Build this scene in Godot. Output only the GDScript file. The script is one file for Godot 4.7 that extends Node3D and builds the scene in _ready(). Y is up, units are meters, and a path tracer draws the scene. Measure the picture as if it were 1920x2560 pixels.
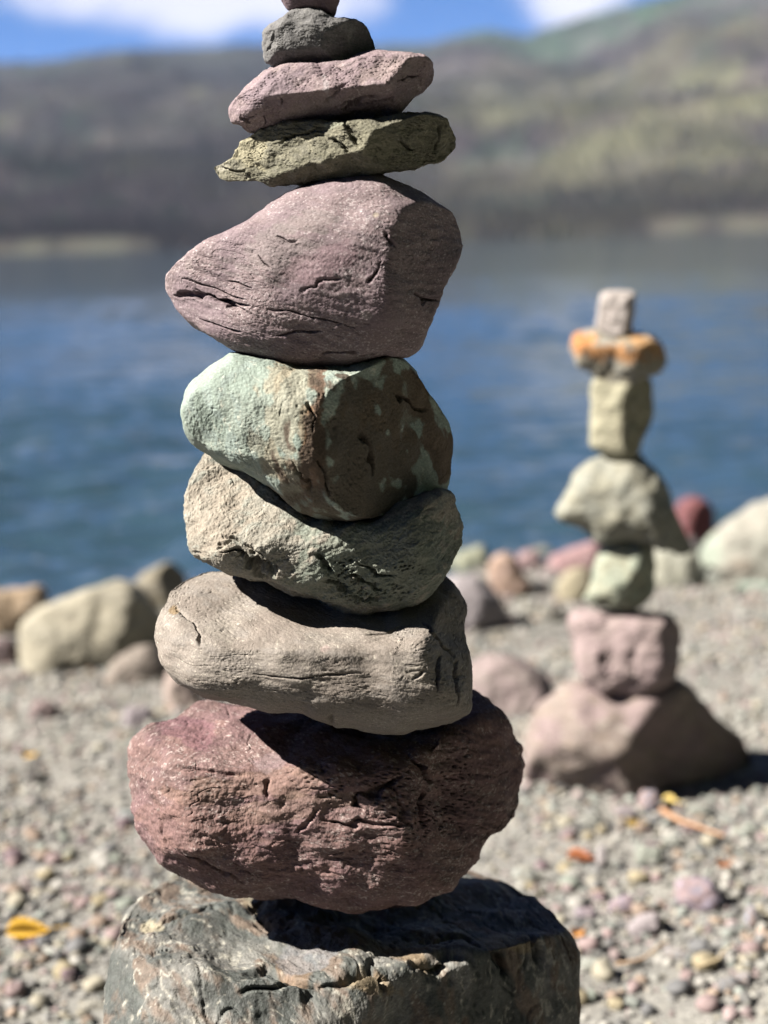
extends Node3D
# A lakeside stone stack on a gravel beach, a second stack behind it, water and wooded hills beyond.

const FOCAL := 35.0
const EYE_HEIGHT := 1.05
const STACK_Z := -1.32
const STACK2_Z := -2.78
const WATER_Y := -0.10

var lens_px := 0.0
var view := Basis()
var eye := Vector3.ZERO
var na := FastNoiseLite.new()
var nb := FastNoiseLite.new()
var nc := FastNoiseLite.new()
var ncell := FastNoiseLite.new()
var rng := RandomNumberGenerator.new()
var counts := {}
var mats := {}
var t_start := 0

# ------------------------------------------------------------------ helpers
func numbered(called: String) -> String:
	var k: int = counts.get(called, 0)
	counts[called] = k + 1
	return called if k == 0 else "%s_%03d" % [called, k]

func tag(o: Node, label: String, category: String, group := "", kind := "") -> void:
	if label != "": o.set_meta("label", label)
	if category != "": o.set_meta("category", category)
	if group != "": o.set_meta("group", group)
	if kind != "": o.set_meta("kind", kind)

func col(r: float, g: float, b: float) -> Color:      # sRGB 0..255 of a surface colour -> linear
	return Color(r / 255.0, g / 255.0, b / 255.0).srgb_to_linear()

func ray(p: Vector2) -> Vector3:
	return view * Vector3((p.x - 960.0) / lens_px, (1280.0 - p.y) / lens_px, -1.0)

func ground_y(x: float, z: float) -> float:
	var d := -z - 0.40 * x
	var y := 0.0
	if d > 3.2: y -= 0.05 * (d - 3.2)
	if d > 4.9: y -= 0.12 * (d - 4.9)
	if d > 12.0: y = maxf(y, -3.5)
	var near := clampf(1.0 - (d - 9.0) / 4.0, 0.0, 1.0)
	return y + near * (0.018 * na.get_noise_2d(x * 0.9 + 31.0, z * 0.9) + 0.006 * nb.get_noise_2d(x * 5.0, z * 5.0))

func ground_hit(p: Vector2) -> Vector3:
	var d := ray(p)
	var t := 0.4
	var q := eye + d * t
	for i in 4000:
		if q.y <= ground_y(q.x, q.z): break
		t += 0.004
		q = eye + d * t
	return q

func smin(a: float, b: float, k: float) -> float:
	var h := maxf(k - absf(a - b), 0.0) / k
	return minf(a, b) - h * h * k * 0.25

func smooth(a: float, b: float, x: float) -> float:
	var t := clampf((x - a) / (b - a), 0.0, 1.0)
	return t * t * (3.0 - 2.0 * t)

func outline(flat: Array, tr: Array) -> PackedVector2Array:
	var out := PackedVector2Array()
	for i in range(0, flat.size(), 2):
		out.append(Vector2(tr[0] + flat[i] * tr[2], tr[1] + flat[i + 1] * tr[2]))
	return out

func blob(cx: float, cy: float, rx: float, ry: float, seed_: int, turn := 0.0) -> Array:
	var out := []
	for i in 18:
		var a := TAU * i / 18.0
		var k := 1.0 + 0.22 * na.get_noise_2d(cos(a) * 1.3 + seed_ * 7.3, sin(a) * 1.3 + seed_ * 3.1)
		var e := pow(pow(absf(cos(a)), 2.6) + pow(absf(sin(a)), 2.6), -1.0 / 2.6)
		var v := Vector2(cos(a) * e * rx * k, sin(a) * e * ry * k).rotated(turn)
		out.append(cx + v.x)
		out.append(cy + v.y)
	return out

func grid_normals(p: PackedVector3Array, rows: int, cols: int) -> PackedVector3Array:
	var out := PackedVector3Array()
	out.resize(rows * cols)
	for k in rows:
		var ku := maxi(k - 1, 0) * cols
		var kd := mini(k + 1, rows - 1) * cols
		var kk := k * cols
		for j in cols:
			var jl := j - 1 if j > 0 else cols - 1
			var jr := j + 1 if j < cols - 1 else 0
			var a: Vector3 = p[kd + j] - p[ku + j]
			var b: Vector3 = p[kk + jr] - p[kk + jl]
			if k == 0: b = p[kd + jr] - p[kd + jl]
			elif k == rows - 1: b = p[ku + jr] - p[ku + jl]
			out[kk + j] = a.cross(b).normalized()
	return out

func seg_dist(p: Vector2, a: Vector2, b: Vector2) -> Vector2:   # (distance, share along)
	var ab := b - a
	var t := clampf((p - a).dot(ab) / maxf(ab.length_squared(), 1e-9), 0.0, 1.0)
	return Vector2(p.distance_to(a + ab * t), t)

# A solid stone: an outline, a front and a back that swell from it, flat facets, then relief.
func make_stone(called: String, s: Dictionary) -> MeshInstance3D:
	var tr: Array = s.get("t", [0.0, 0.0, 1.0])
	var px := outline(s.o, tr)
	var n_ring: int = s.get("N", 90)
	var kf: int = s.get("K", 26)
	var kb: int = s.get("KB", maxi(8, kf / 4))
	var mid := Vector2.ZERO
	var lo := px[0]
	var hi := px[0]
	for q in px:
		lo = lo.min(q); hi = hi.max(q)
	mid = (lo + hi) * 0.5
	var cd := ray(mid)
	var center : Vector3 = eye + cd * ((s.z - eye.z) / cd.z)
	var f := cd.normalized()
	var dist : float = (center - eye).length()
	var r := (view.x - f * view.x.dot(f)).normalized()
	var u := r.cross(f).normalized()
	var w := -f
	var to_local := func(p: Vector2) -> Vector2:
		var d := ray(p)
		var q: Vector3 = d * (dist / d.dot(f))
		return Vector2(q.dot(r), q.dot(u))
	# smooth closed curve, even steps
	var ctl := PackedVector2Array()
	for q in px: ctl.append(to_local.call(q))
	var area := 0.0
	for i in ctl.size():
		area += ctl[i].cross(ctl[(i + 1) % ctl.size()])
	if area < 0.0: ctl.reverse()
	var fine := PackedVector2Array()
	var m := ctl.size()
	for i in m:
		for q in 8:
			fine.append(ctl[i].cubic_interpolate(ctl[(i + 1) % m], ctl[(i + m - 1) % m], ctl[(i + 2) % m], q / 8.0))
	var cum := PackedFloat32Array([0.0])
	for i in fine.size(): cum.append(cum[i] + fine[i].distance_to(fine[(i + 1) % fine.size()]))
	var total := cum[fine.size()]
	var ring := PackedVector2Array()
	var at := 0
	for j in n_ring:
		var want := total * j / n_ring
		while at < fine.size() - 1 and cum[at + 1] < want: at += 1
		var tt := (want - cum[at]) / maxf(cum[at + 1] - cum[at], 1e-9)
		ring.append(fine[at].lerp(fine[(at + 1) % fine.size()], tt))
	# skeleton
	var c0 := Vector2.ZERO
	for q in ring: c0 += q
	c0 /= n_ring
	var sxx := 0.0
	var syy := 0.0
	var sxy := 0.0
	for q in ring:
		var d := q - c0
		sxx += d.x * d.x; syy += d.y * d.y; sxy += d.x * d.y
	var ang := 0.5 * atan2(2.0 * sxy, sxx - syy)
	var ax := Vector2(cos(ang), sin(ang))
	var long := 0.0
	var short := 0.0
	for q in ring:
		long = maxf(long, absf((q - c0).dot(ax)))
		short = maxf(short, absf((q - c0).cross(ax)))
	var reach : float = maxf(0.0, (long - short)) * s.get("seg", 0.8)
	var mean := sqrt(long * short)
	var front: float = s.get("F", 0.7) * mean
	var back: float = s.get("B", 0.7) * mean
	var n: float = s.get("n", 2.5)
	var facets := []
	for g in s.get("facets", []):
		var q: Vector2 = to_local.call(Vector2(tr[0] + g[0] * tr[2], tr[1] + g[1] * tr[2]))
		facets.append([q.x, q.y, g[2] * front, g[3], g[4], g[5] * mean if g.size() > 5 else 0.16 * mean])
	var rows := kf + kb + 1
	var base := PackedVector3Array()
	base.resize(rows * n_ring)
	for k in kf + 1:
		var phi := PI * 0.5 * k / kf
		var rho := pow(sin(phi), 2.0 / n)
		var zeta := pow(maxf(cos(phi), 0.0), 2.0 / n)
		for j in n_ring:
			var o := ring[j]
			var c := c0 + ax * clampf((o - c0).dot(ax), -reach, reach)
			var p := c + (o - c) * rho
			var z := front * zeta
			for g in facets:
				z = smin(z, g[2] + g[3] * (p.x - g[0]) + g[4] * (p.y - g[1]), g[5])
			base[k * n_ring + j] = Vector3(p.x, p.y, z)
	for k in range(1, kb + 1):
		var phi := PI * 0.5 * (1.0 - float(k) / kb)
		var rho := pow(sin(phi), 2.0 / n)
		var zeta := pow(maxf(cos(phi), 0.0), 2.0 / n)
		for j in n_ring:
			var o := ring[j]
			var c := c0 + ax * clampf((o - c0).dot(ax), -reach, reach)
			var p := c + (o - c) * rho
			var zs := base[kf * n_ring + j].z
			base[(kf + k) * n_ring + j] = Vector3(p.x, p.y, zs * (1.0 - zeta * 0.8) - back * zeta)
	var nrm := grid_normals(base, rows, n_ring)
	# relief and colour
	var st: Dictionary = s.style
	var off := Vector3(s.get("seed", 1) * 3.17, s.get("seed", 1) * 1.31, s.get("seed", 1) * 2.23)
	var bed: Vector3 = (st.get("bed", Vector3(0.05, 1.0, 0.15)) as Vector3).normalized()
	var lump: Array = st.get("lump", [0.05, 1.3])
	var fbm: Array = st.get("fbm", [0.012, 5.0])
	var gr: Array = st.get("grain", [0.003, 24.0])
	var strata: Array = st.get("strata", [0.0, 10.0])
	var crack: Array = st.get("crack", [0.0, 3.0, 0.05])
	var pit: Array = st.get("pit", [0.0, 14.0, 0.35])
	var pit_at: Array = s.get("pit_at", [])
	var pc := Vector2.ZERO
	var pr := Vector2.ONE
	if pit_at.size() > 0:
		pc = to_local.call(Vector2(tr[0] + pit_at[0] * tr[2], tr[1] + pit_at[1] * tr[2]))
		pr = Vector2(pit_at[2], pit_at[3]) * (tr[2] / lens_px * dist)
	var flake: float = st.get("flake", 0.0)
	var fleck: float = st.get("fleck", 0.0)
	var stretch: float = st.get("stretch", 3.0)
	var pale: float = s.get("pale", 0.88)      # how light this kind of rock is
	var c1: Color = st.c1 * pale
	var c2: Color = st.c2 * pale
	var c3: Color = as_light_as(st.get("c3", st.c1), c1.lerp(c2, 0.5))      # another tint of the same lightness
	var vein: Array = st.get("vein", [Color.WHITE, 0.0, 6.0])
	var cf: float = st.get("cf", 2.0)
	var tone: float = st.get("tone", 0.22)
	var grooves := []
	for g in s.get("grooves", []):
		var pts := PackedVector2Array()
		for i in range(2, g.size(), 2):
			pts.append(to_local.call(Vector2(tr[0] + g[i] * tr[2], tr[1] + g[i + 1] * tr[2])))
		var gl := pts[0]
		var gh := pts[0]
		for q in pts:
			gl = gl.min(q); gh = gh.max(q)
		var wd: float = g[0] * tr[2] / lens_px * dist
		grooves.append([wd, g[1] * 0.001, pts, gl - Vector2(wd, wd) * 3.5, gh + Vector2(wd, wd) * 3.5])
	var stains := []
	for g in s.get("stains", []):      # x, y, rx, ry, turn, colour, share
		var q: Vector2 = to_local.call(Vector2(tr[0] + g[0] * tr[2], tr[1] + g[1] * tr[2]))
		var k: float = tr[2] / lens_px * dist
		stains.append([q, g[2] * k, g[3] * k, g[4], (g[5] as Color) * pale, g[6]])
	var pos := PackedVector3Array()
	pos.resize(rows * n_ring)
	var cols := PackedColorArray()
	cols.resize(rows * n_ring)
	var inv := 1.0 / mean
	for i in rows * n_ring:
		var p := base[i]
		var q := p * inv + off
		var l := bed.dot(q)
		var flat := q - bed * l
		var qs := flat + bed * (l * stretch)
		var h : float = lump[0] * na.get_noise_3dv(q * lump[1]) + gr[0] * nb.get_noise_3dv(q * gr[1])
		var rough := nb.get_noise_3dv(qs * fbm[1])
		h += fbm[0] * rough
		var la := 0.0
		if strata[0] > 0.0:
			var tl: float = l * strata[1] + 1.1 * na.get_noise_3dv(q * 1.7 + Vector3(9, 4, 2))
			la = nc.get_noise_2d(tl, flat.x * 0.6 + flat.z * 0.4)
			var step_ := tl * 0.9 - floorf(tl * 0.9)
			h += strata[0] * (la + 0.5 * smooth(0.0, 0.25, step_) * (1.0 - step_))
		if crack[0] > 0.0:
			var e := absf(na.get_noise_3dv(qs * crack[1] + Vector3(5, 1, 7)))
			if e < crack[2]:
				var gate := smooth(-0.05, 0.25, na.get_noise_3dv(q * 1.9 + Vector3(1, 8, 3)))
				h -= crack[0] * gate * (1.0 - e / crack[2])
			if flake > 0.0:
				var e3 := nb.get_noise_3dv(qs * flake + Vector3(4, 6, 2))
				var gate3 := smooth(0.0, 0.3, na.get_noise_3dv(q * 2.6 + Vector3(6, 1, 4)))
				if absf(e3) < 0.06: h -= crack[0] * 0.45 * gate3 * (1.0 - absf(e3) / 0.06)
				h += crack[0] * 0.25 * gate3 * smooth(-0.05, 0.05, e3)
		if pit[0] > 0.0:
			var e := nc.get_noise_3dv(qs * pit[1])
			if e > pit[2]:
				var gate := smooth(-0.2, 0.2, na.get_noise_3dv(q * 2.3 + Vector3(2, 2, 9)))
				if pit_at.size() > 0: gate *= smooth(1.2, 0.5, ((Vector2(p.x, p.y) - pc) / pr).length() + 0.3 * rough)
				h -= pit[0] * (e - pit[2]) * 3.0 * gate
		var hm : float = h * mean
		var p2 := Vector2(p.x, p.y)
		if i < (kf + 1) * n_ring:
			for g in grooves:
				var gl: Vector2 = g[3]
				var gh: Vector2 = g[4]
				if p2.x < gl.x or p2.y < gl.y or p2.x > gh.x or p2.y > gh.y: continue
				var pts: PackedVector2Array = g[2]
				var qw := q * 4.2
				var wob := Vector2(nb.get_noise_3dv(qw), nb.get_noise_3dv(qw + Vector3(11, 3, 5)))
				var pw: Vector2 = p2 + (wob * (g[0] * 1.3) + Vector2(rough, la) * g[0] * 0.8) * (1.0 if g[1] > 0.0 else 0.12)
				var best := 1e9
				var along := 0.0
				for b in pts.size() - 1:
					var sd := seg_dist(pw, pts[b], pts[b + 1])
					if sd.x < best:
						best = sd.x; along = (b + sd.y) / (pts.size() - 1)
				var gw: float = g[0] * (0.75 + 0.9 * wob.y + 0.4 * rough) if g[1] > 0.0 else g[0]
				if best < gw:
					var e: float = 1.0 - best / gw
					hm -= g[1] * (0.9 * smooth(0.0, 0.7, e) if g[1] > 0.0 else smooth(0.0, 1.0, e)) * clampf(4.0 * minf(along, 1.0 - along) + 0.25, 0.0, 1.0)
		pos[i] = p + nrm[i] * hm
		# colour
		var a := na.get_noise_3dv(q * cf + Vector3(3, 5, 1))
		var b := nb.get_noise_3dv(qs * cf * 2.1 + Vector3(1, 2, 8))
		var c := c1.lerp(c2, smooth(-0.35, 0.35, a + 0.5 * b))
		c = c.lerp(c3, smooth(0.05, 0.45, b + 0.4 * la))
		if vein[1] > 0.0:
			var e := absf(nb.get_noise_3dv(qs * vein[2] + Vector3(7, 7, 7)))
			var gate := smooth(0.0, 0.3, a * 0.7 + nc.get_noise_3dv(q * 9.0))
			c = c.lerp(vein[0], gate * smooth(vein[1], 0.0, e))
		if fleck > 0.0:
			var e := nc.get_noise_3dv(q * 34.0 + Vector3(3, 9, 3)) + 0.35 * nc.get_noise_3dv(qs * 70.0) + 0.3 * a
			c = c.lerp(vein[0], 0.8 * smooth(fleck, fleck + 0.25, e))
		if i < (kf + 1) * n_ring:
			for g in stains:
				var d: Vector2 = (p2 - g[0]).rotated(g[3])
				var e := Vector2(d.x / g[1], d.y / g[2]).length() + 0.75 * rough + 0.5 * a + 0.3 * na.get_noise_3dv(q * 5.0)
				if e < 1.05: c = c.lerp(g[4], g[5] * smooth(1.05, 0.8, e))
		var k2 := 1.0 + tone * (rough + 0.6 * nc.get_noise_3dv(q * 30.0))
		cols[i] = Color(c.r * k2, c.g * k2, c.b * k2)
	var nrm2 := grid_normals(pos, rows, n_ring)
	# to world axes about the stone's base
	var low := Vector3.ZERO
	var ymin := 1e9
	for i in pos.size():
		var p := pos[i]
		var g := r * p.x + u * p.y + w * p.z
		pos[i] = g
		ymin = minf(ymin, g.y)
		var q := nrm2[i]
		nrm2[i] = r * q.x + u * q.y + w * q.z
	for i in pos.size(): pos[i].y -= ymin
	var idx := PackedInt32Array()
	idx.resize((rows - 1) * n_ring * 6)
	var e2 := 0
	for k in rows - 1:
		for j in n_ring:
			var j2 := j + 1 if j < n_ring - 1 else 0
			var a := k * n_ring + j
			var b := a + n_ring
			var c := (k + 1) * n_ring + j2
			var d := k * n_ring + j2
			idx[e2] = a; idx[e2 + 1] = c; idx[e2 + 2] = b
			idx[e2 + 3] = a; idx[e2 + 4] = d; idx[e2 + 5] = c
			e2 += 6
	var arr := []
	arr.resize(Mesh.ARRAY_MAX)
	arr[Mesh.ARRAY_VERTEX] = pos
	arr[Mesh.ARRAY_NORMAL] = nrm2
	arr[Mesh.ARRAY_COLOR] = cols
	arr[Mesh.ARRAY_INDEX] = idx
	var mesh := ArrayMesh.new()
	mesh.add_surface_from_arrays(Mesh.PRIMITIVE_TRIANGLES, arr)
	mesh.surface_set_material(0, mats[s.get("mat", "stone")])
	var o := MeshInstance3D.new()
	o.mesh = mesh
	o.name = numbered(called)
	add_child(o)
	o.position = center + Vector3(0, ymin, 0)
	tag(o, s.label, s.get("cat", "stone"), s.get("group", ""))
	return o

# ------------------------------------------------------------------ materials
func noise_tex(freq: float, octaves: int, seed_: int, lo: float, hi: float, size := 512, kind := FastNoiseLite.TYPE_SIMPLEX_SMOOTH) -> ImageTexture:
	var f := FastNoiseLite.new()
	f.noise_type = kind
	f.frequency = freq
	f.fractal_octaves = octaves
	f.seed = seed_
	var im := f.get_seamless_image(size, size, false, false, 0.12)
	im.convert(Image.FORMAT_RGB8)
	if lo != 0.0 or hi != 1.0:
		for y in size:
			for x in size:
				var v := lerpf(lo, hi, im.get_pixel(x, y).r)
				im.set_pixel(x, y, Color(v, v, v))
	return ImageTexture.create_from_image(im)

func make_materials() -> void:
	var speck := noise_tex(0.09, 4, 11, 0.58, 0.86)
	var relief := noise_tex(0.07, 5, 12, 0.0, 1.0)
	var ridged := noise_tex(0.03, 4, 13, 0.0, 1.0, 512, FastNoiseLite.TYPE_VALUE_CUBIC)
	var make := func(scale_: float, bump: float, rough: float, tex: Texture2D) -> StandardMaterial3D:
		var m := StandardMaterial3D.new()
		m.vertex_color_use_as_albedo = true
		m.albedo_texture = speck
		m.roughness = rough
		m.metallic_specular = 0.35
		m.heightmap_enabled = true
		m.heightmap_texture = tex
		m.heightmap_scale = bump
		m.uv1_triplanar = true
		m.uv1_scale = Vector3.ONE * scale_
		return m
	mats["stone"] = make.call(9.0, 0.06, 0.85, relief)
	mats["smooth"] = make.call(11.0, 0.03, 0.8, relief)
	mats["rough"] = make.call(8.0, 0.12, 0.9, relief)
	mats["slick"] = make.call(8.0, 0.08, 0.68, relief)
	mats["far_stone"] = make.call(5.0, 0.2, 0.85, relief)
	mats["cobble"] = make.call(8.0, 0.08, 0.8, relief)
	mats["pebble"] = make.call(0.4, 0.0, 0.8, relief)
	mats["pebble"].heightmap_enabled = false
	mats["ground"] = make.call(1.7, 0.5, 0.95, ridged)

# ------------------------------------------------------------------ scene
func _ready() -> void:
	t_start = Time.get_ticks_msec()
	rng.seed = 7
	na.noise_type = FastNoiseLite.TYPE_SIMPLEX_SMOOTH; na.frequency = 1.0; na.fractal_octaves = 2; na.seed = 3
	nb.noise_type = FastNoiseLite.TYPE_SIMPLEX_SMOOTH; nb.frequency = 1.0; nb.fractal_octaves = 4; nb.seed = 5
	nc.noise_type = FastNoiseLite.TYPE_SIMPLEX; nc.frequency = 1.0; nc.fractal_octaves = 1; nc.seed = 8
	# camera
	eye = Vector3(0, EYE_HEIGHT, 0)
	view = Basis.from_euler(Vector3(deg_to_rad(-10.29), 0, deg_to_rad(-1.8)))
	var cam := Camera3D.new()
	cam.name = "camera"
	var at := CameraAttributesPhysical.new()
	at.frustum_focal_length = FOCAL
	at.frustum_focus_distance = 1.30
	at.exposure_aperture = 2.0
	at.frustum_near = 0.05
	at.frustum_far = 9000.0
	cam.attributes = at
	cam.transform = Transform3D(view, eye)
	add_child(cam)
	cam.current = true
	lens_px = 1280.0 / tan(deg_to_rad(cam.fov) * 0.5)
	# sky
	var env := Environment.new()
	env.background_mode = Environment.BG_SKY
	env.tonemap_mode = Environment.TONE_MAPPER_LINEAR
	env.tonemap_exposure = 4.4
	env.background_energy_multiplier = 0.112
	env.sdfgi_enabled = true
	env.ssao_enabled = true
	env.ssil_enabled = true
	env.fog_enabled = true
	env.fog_mode = Environment.FOG_MODE_EXPONENTIAL
	env.fog_density = 0.00005
	env.fog_light_color = Color(0.78, 0.86, 1.0)
	var sky := Sky.new()
	var sm := ProceduralSkyMaterial.new()
	sm.sky_top_color = Color(0.11, 0.25, 0.52)
	sm.sky_horizon_color = Color(0.38, 0.90, 1.45)
	sm.sky_curve = 0.15
	sm.ground_horizon_color = Color(0.40, 0.45, 0.48)
	sm.ground_bottom_color = Color(0.25, 0.24, 0.22)
	sm.sun_angle_max = 1.0
	sm.sky_cover = clouds()
	sky.sky_material = sm
	env.sky = sky
	var we := WorldEnvironment.new()
	we.name = "world_environment"
	we.environment = env
	add_child(we)
	# sun
	var sun := DirectionalLight3D.new()
	sun.name = "sun"
	sun.light_energy = 1.6
	sun.light_color = Color(1.0, 0.965, 0.915)
	sun.light_angular_distance = 0.5
	sun.shadow_enabled = true
	var towards := Vector3(-0.74, 0.66, 0.13).normalized()
	sun.transform = Transform3D(Basis.looking_at(-towards, Vector3.UP), Vector3(-3, 4, 0))
	add_child(sun)
	make_materials()
	print("materials ", Time.get_ticks_msec() - t_start)
	setting()
	print("setting ", Time.get_ticks_msec() - t_start)
	near_stack()
	print("near stack ", Time.get_ticks_msec() - t_start)
	far_stack()
	shore_stones()
	print("shore ", Time.get_ticks_msec() - t_start)
	gravel()
	litter()
	print("done ", Time.get_ticks_msec() - t_start)

func clouds() -> ImageTexture:
	var w := 1024
	var h := 512
	var im := Image.create(w, h, false, Image.FORMAT_RGBAF)
	var f := FastNoiseLite.new()
	f.noise_type = FastNoiseLite.TYPE_SIMPLEX_SMOOTH
	f.fractal_octaves = 5
	f.frequency = 1.0
	f.seed = 21
	# banks of cloud lying over the hills: azimuth, height, half width, half height (degrees), strength
	var banks := [[-4.6, 9.0, 8.6, 2.5, 1.0], [6.6, 9.8, 2.6, 1.0, 0.8], [-30.0, 12.0, 9.0, 3.0, 0.7], [30.0, 14.0, 9.0, 3.0, 0.7], [75.0, 11.0, 16.0, 3.5, 0.7], [-85.0, 14.0, 18.0, 4.0, 0.6], [150.0, 12.0, 20.0, 4.0, 0.7], [-140.0, 13.0, 16.0, 4.0, 0.7]]
	for y in h / 2:
		var up := (0.5 - (y + 0.5) / h) * PI
		for x in w:
			var az := (float(x) + 0.5) / w * TAU      # 0 is -z
			var d := Vector3(sin(az) * cos(up), sin(up) * 2.2, -cos(az) * cos(up))
			var v := f.get_noise_3dv(d * 2.6) * 0.9 - 0.34
			var v2 := f.get_noise_3dv(d * 9.0)
			for b in banks:
				var da : float = wrapf(rad_to_deg(az) - b[0], -180.0, 180.0) / b[2]
				var de: float = (rad_to_deg(up) - b[1]) / b[3]
				v += b[4] * maxf(0.0, 1.0 - (da * da + de * de))
			var a := smooth(0.0, 0.35, v + 0.42 * v2)
			var c := 0.78 + 0.12 * v2
			im.set_pixel(x, y, Color(c * 2.2, c * 1.75, c * 1.0, a))
	return ImageTexture.create_from_image(im)

func mesh_node(called: String, arr: Array, m: Material, parent: Node = self) -> MeshInstance3D:
	var mesh := ArrayMesh.new()
	mesh.add_surface_from_arrays(Mesh.PRIMITIVE_TRIANGLES, arr)
	mesh.surface_set_material(0, m)
	var o := MeshInstance3D.new()
	o.mesh = mesh
	o.name = numbered(called) if parent == self else called
	parent.add_child(o, true)
	return o

func sheet(rows: int, cols: int, point: Callable, colour: Callable) -> Array:
	var pos := PackedVector3Array()
	var cols_ := PackedColorArray()
	for k in rows:
		for j in cols:
			var p: Vector3 = point.call(k, j)
			pos.append(p)
			cols_.append(colour.call(p, k, j))
	var idx := PackedInt32Array()
	for k in rows - 1:
		for j in cols - 1:
			var a := k * cols + j
			idx.append_array([a, a + cols, a + cols + 1, a, a + cols + 1, a + 1])
	var nrm := PackedVector3Array()
	nrm.resize(pos.size())
	for k in rows:
		for j in cols:
			var du := pos[k * cols + mini(j + 1, cols - 1)] - pos[k * cols + maxi(j - 1, 0)]
			var dv := pos[mini(k + 1, rows - 1) * cols + j] - pos[maxi(k - 1, 0) * cols + j]
			var q := du.cross(dv).normalized()
			nrm[k * cols + j] = q if q.y > 0.0 else -q
	var arr := []
	arr.resize(Mesh.ARRAY_MAX)
	arr[Mesh.ARRAY_VERTEX] = pos
	arr[Mesh.ARRAY_NORMAL] = nrm
	arr[Mesh.ARRAY_COLOR] = cols_
	arr[Mesh.ARRAY_INDEX] = idx
	return arr

const RIDGE := [[-4000, 360], [-1500, 385], [-400, 405], [0, 428], [200, 434], [400, 468], [700, 470], [1100, 462], [1250, 488], [1340, 470], [1500, 512], [1700, 548], [1900, 590], [2400, 665], [3200, 620], [6000, 480]]

func ridge(x: float) -> float:
	for i in RIDGE.size() - 1:
		if x <= RIDGE[i + 1][0]:
			return lerpf(RIDGE[i][1], RIDGE[i + 1][1], clampf((x - RIDGE[i][0]) / float(RIDGE[i + 1][0] - RIDGE[i][0]), 0.0, 1.0))
	return RIDGE[-1][1]

func hill_y(az: float, r: float) -> float:
	var x := 960.0 + tan(az) * lens_px
	var r0 := 880.0
	var r1 := 3000.0
	var top := ridge(x) / lens_px * r1 + 0.0
	var t := (r - r0) / (r1 - r0)
	var y := -3.0
	if t > 0.0:
		var p := Vector2(sin(az) * r, cos(az) * r)
		var rough := na.get_noise_2d(p.x * 0.0022, p.y * 0.0022) * 46.0 + nb.get_noise_2d(p.x * 0.006, p.y * 0.006) * 26.0
		var k := minf(t, 1.0)
		y = (5.0 + 4.0 * maxf(smooth(500.0, 300.0, x), smooth(1540.0, 1720.0, x))) * smooth(0.0, 0.012, t) - 3.0 + top * pow(k, 1.12) + rough * smooth(0.02, 0.35, k) * (1.0 - 0.85 * smooth(0.75, 1.0, k))
		if t > 1.0: y -= (t - 1.0) * 500.0
	return y

func hill_colour(x: float, up: float, p: Vector3) -> Color:
	var burnt := Color(0.085, 0.075, 0.080)
	var mauve := Color(0.120, 0.098, 0.112)
	var olive := Color(0.155, 0.155, 0.098)
	var green := Color(0.050, 0.115, 0.060)
	var a := na.get_noise_3d(p.x * 0.0021, up * 4.0, p.z * 0.0012)
	var b := nb.get_noise_3d(p.x * 0.008, up * 9.0, p.z * 0.005)
	var right := smooth(700.0, 1500.0, x)
	var c := burnt.lerp(mauve, smooth(-0.3, 0.4, a + 0.4 * b) * (0.4 + 0.6 * right))
	c = c.lerp(olive, smooth(0.5, 0.0, absf(up - 0.30 - 0.1 * a)) * smooth(-0.25, 0.3, b - 0.6 * a + 0.1) * (0.35 + 0.65 * right))
	c = c.lerp(green, smooth(0.62, 0.9, up + 0.25 * a) * (0.25 + 0.6 * right) * smooth(-0.2, 0.2, b + 0.2))
	c = c.lerp(olive * 1.1, smooth(0.25, 0.5, b) * 0.6)
	c = c.lerp(green, smooth(0.25, 0.5, -b + 0.2 * a) * 0.5)
	var mass := smooth(-0.25, 0.25, nb.get_noise_3d(p.x * 0.0045 + 3.0, up * 5.0, p.z * 0.003))
	return c * (0.27 + 0.17 * right) * (0.62 + 0.6 * mass)

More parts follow.
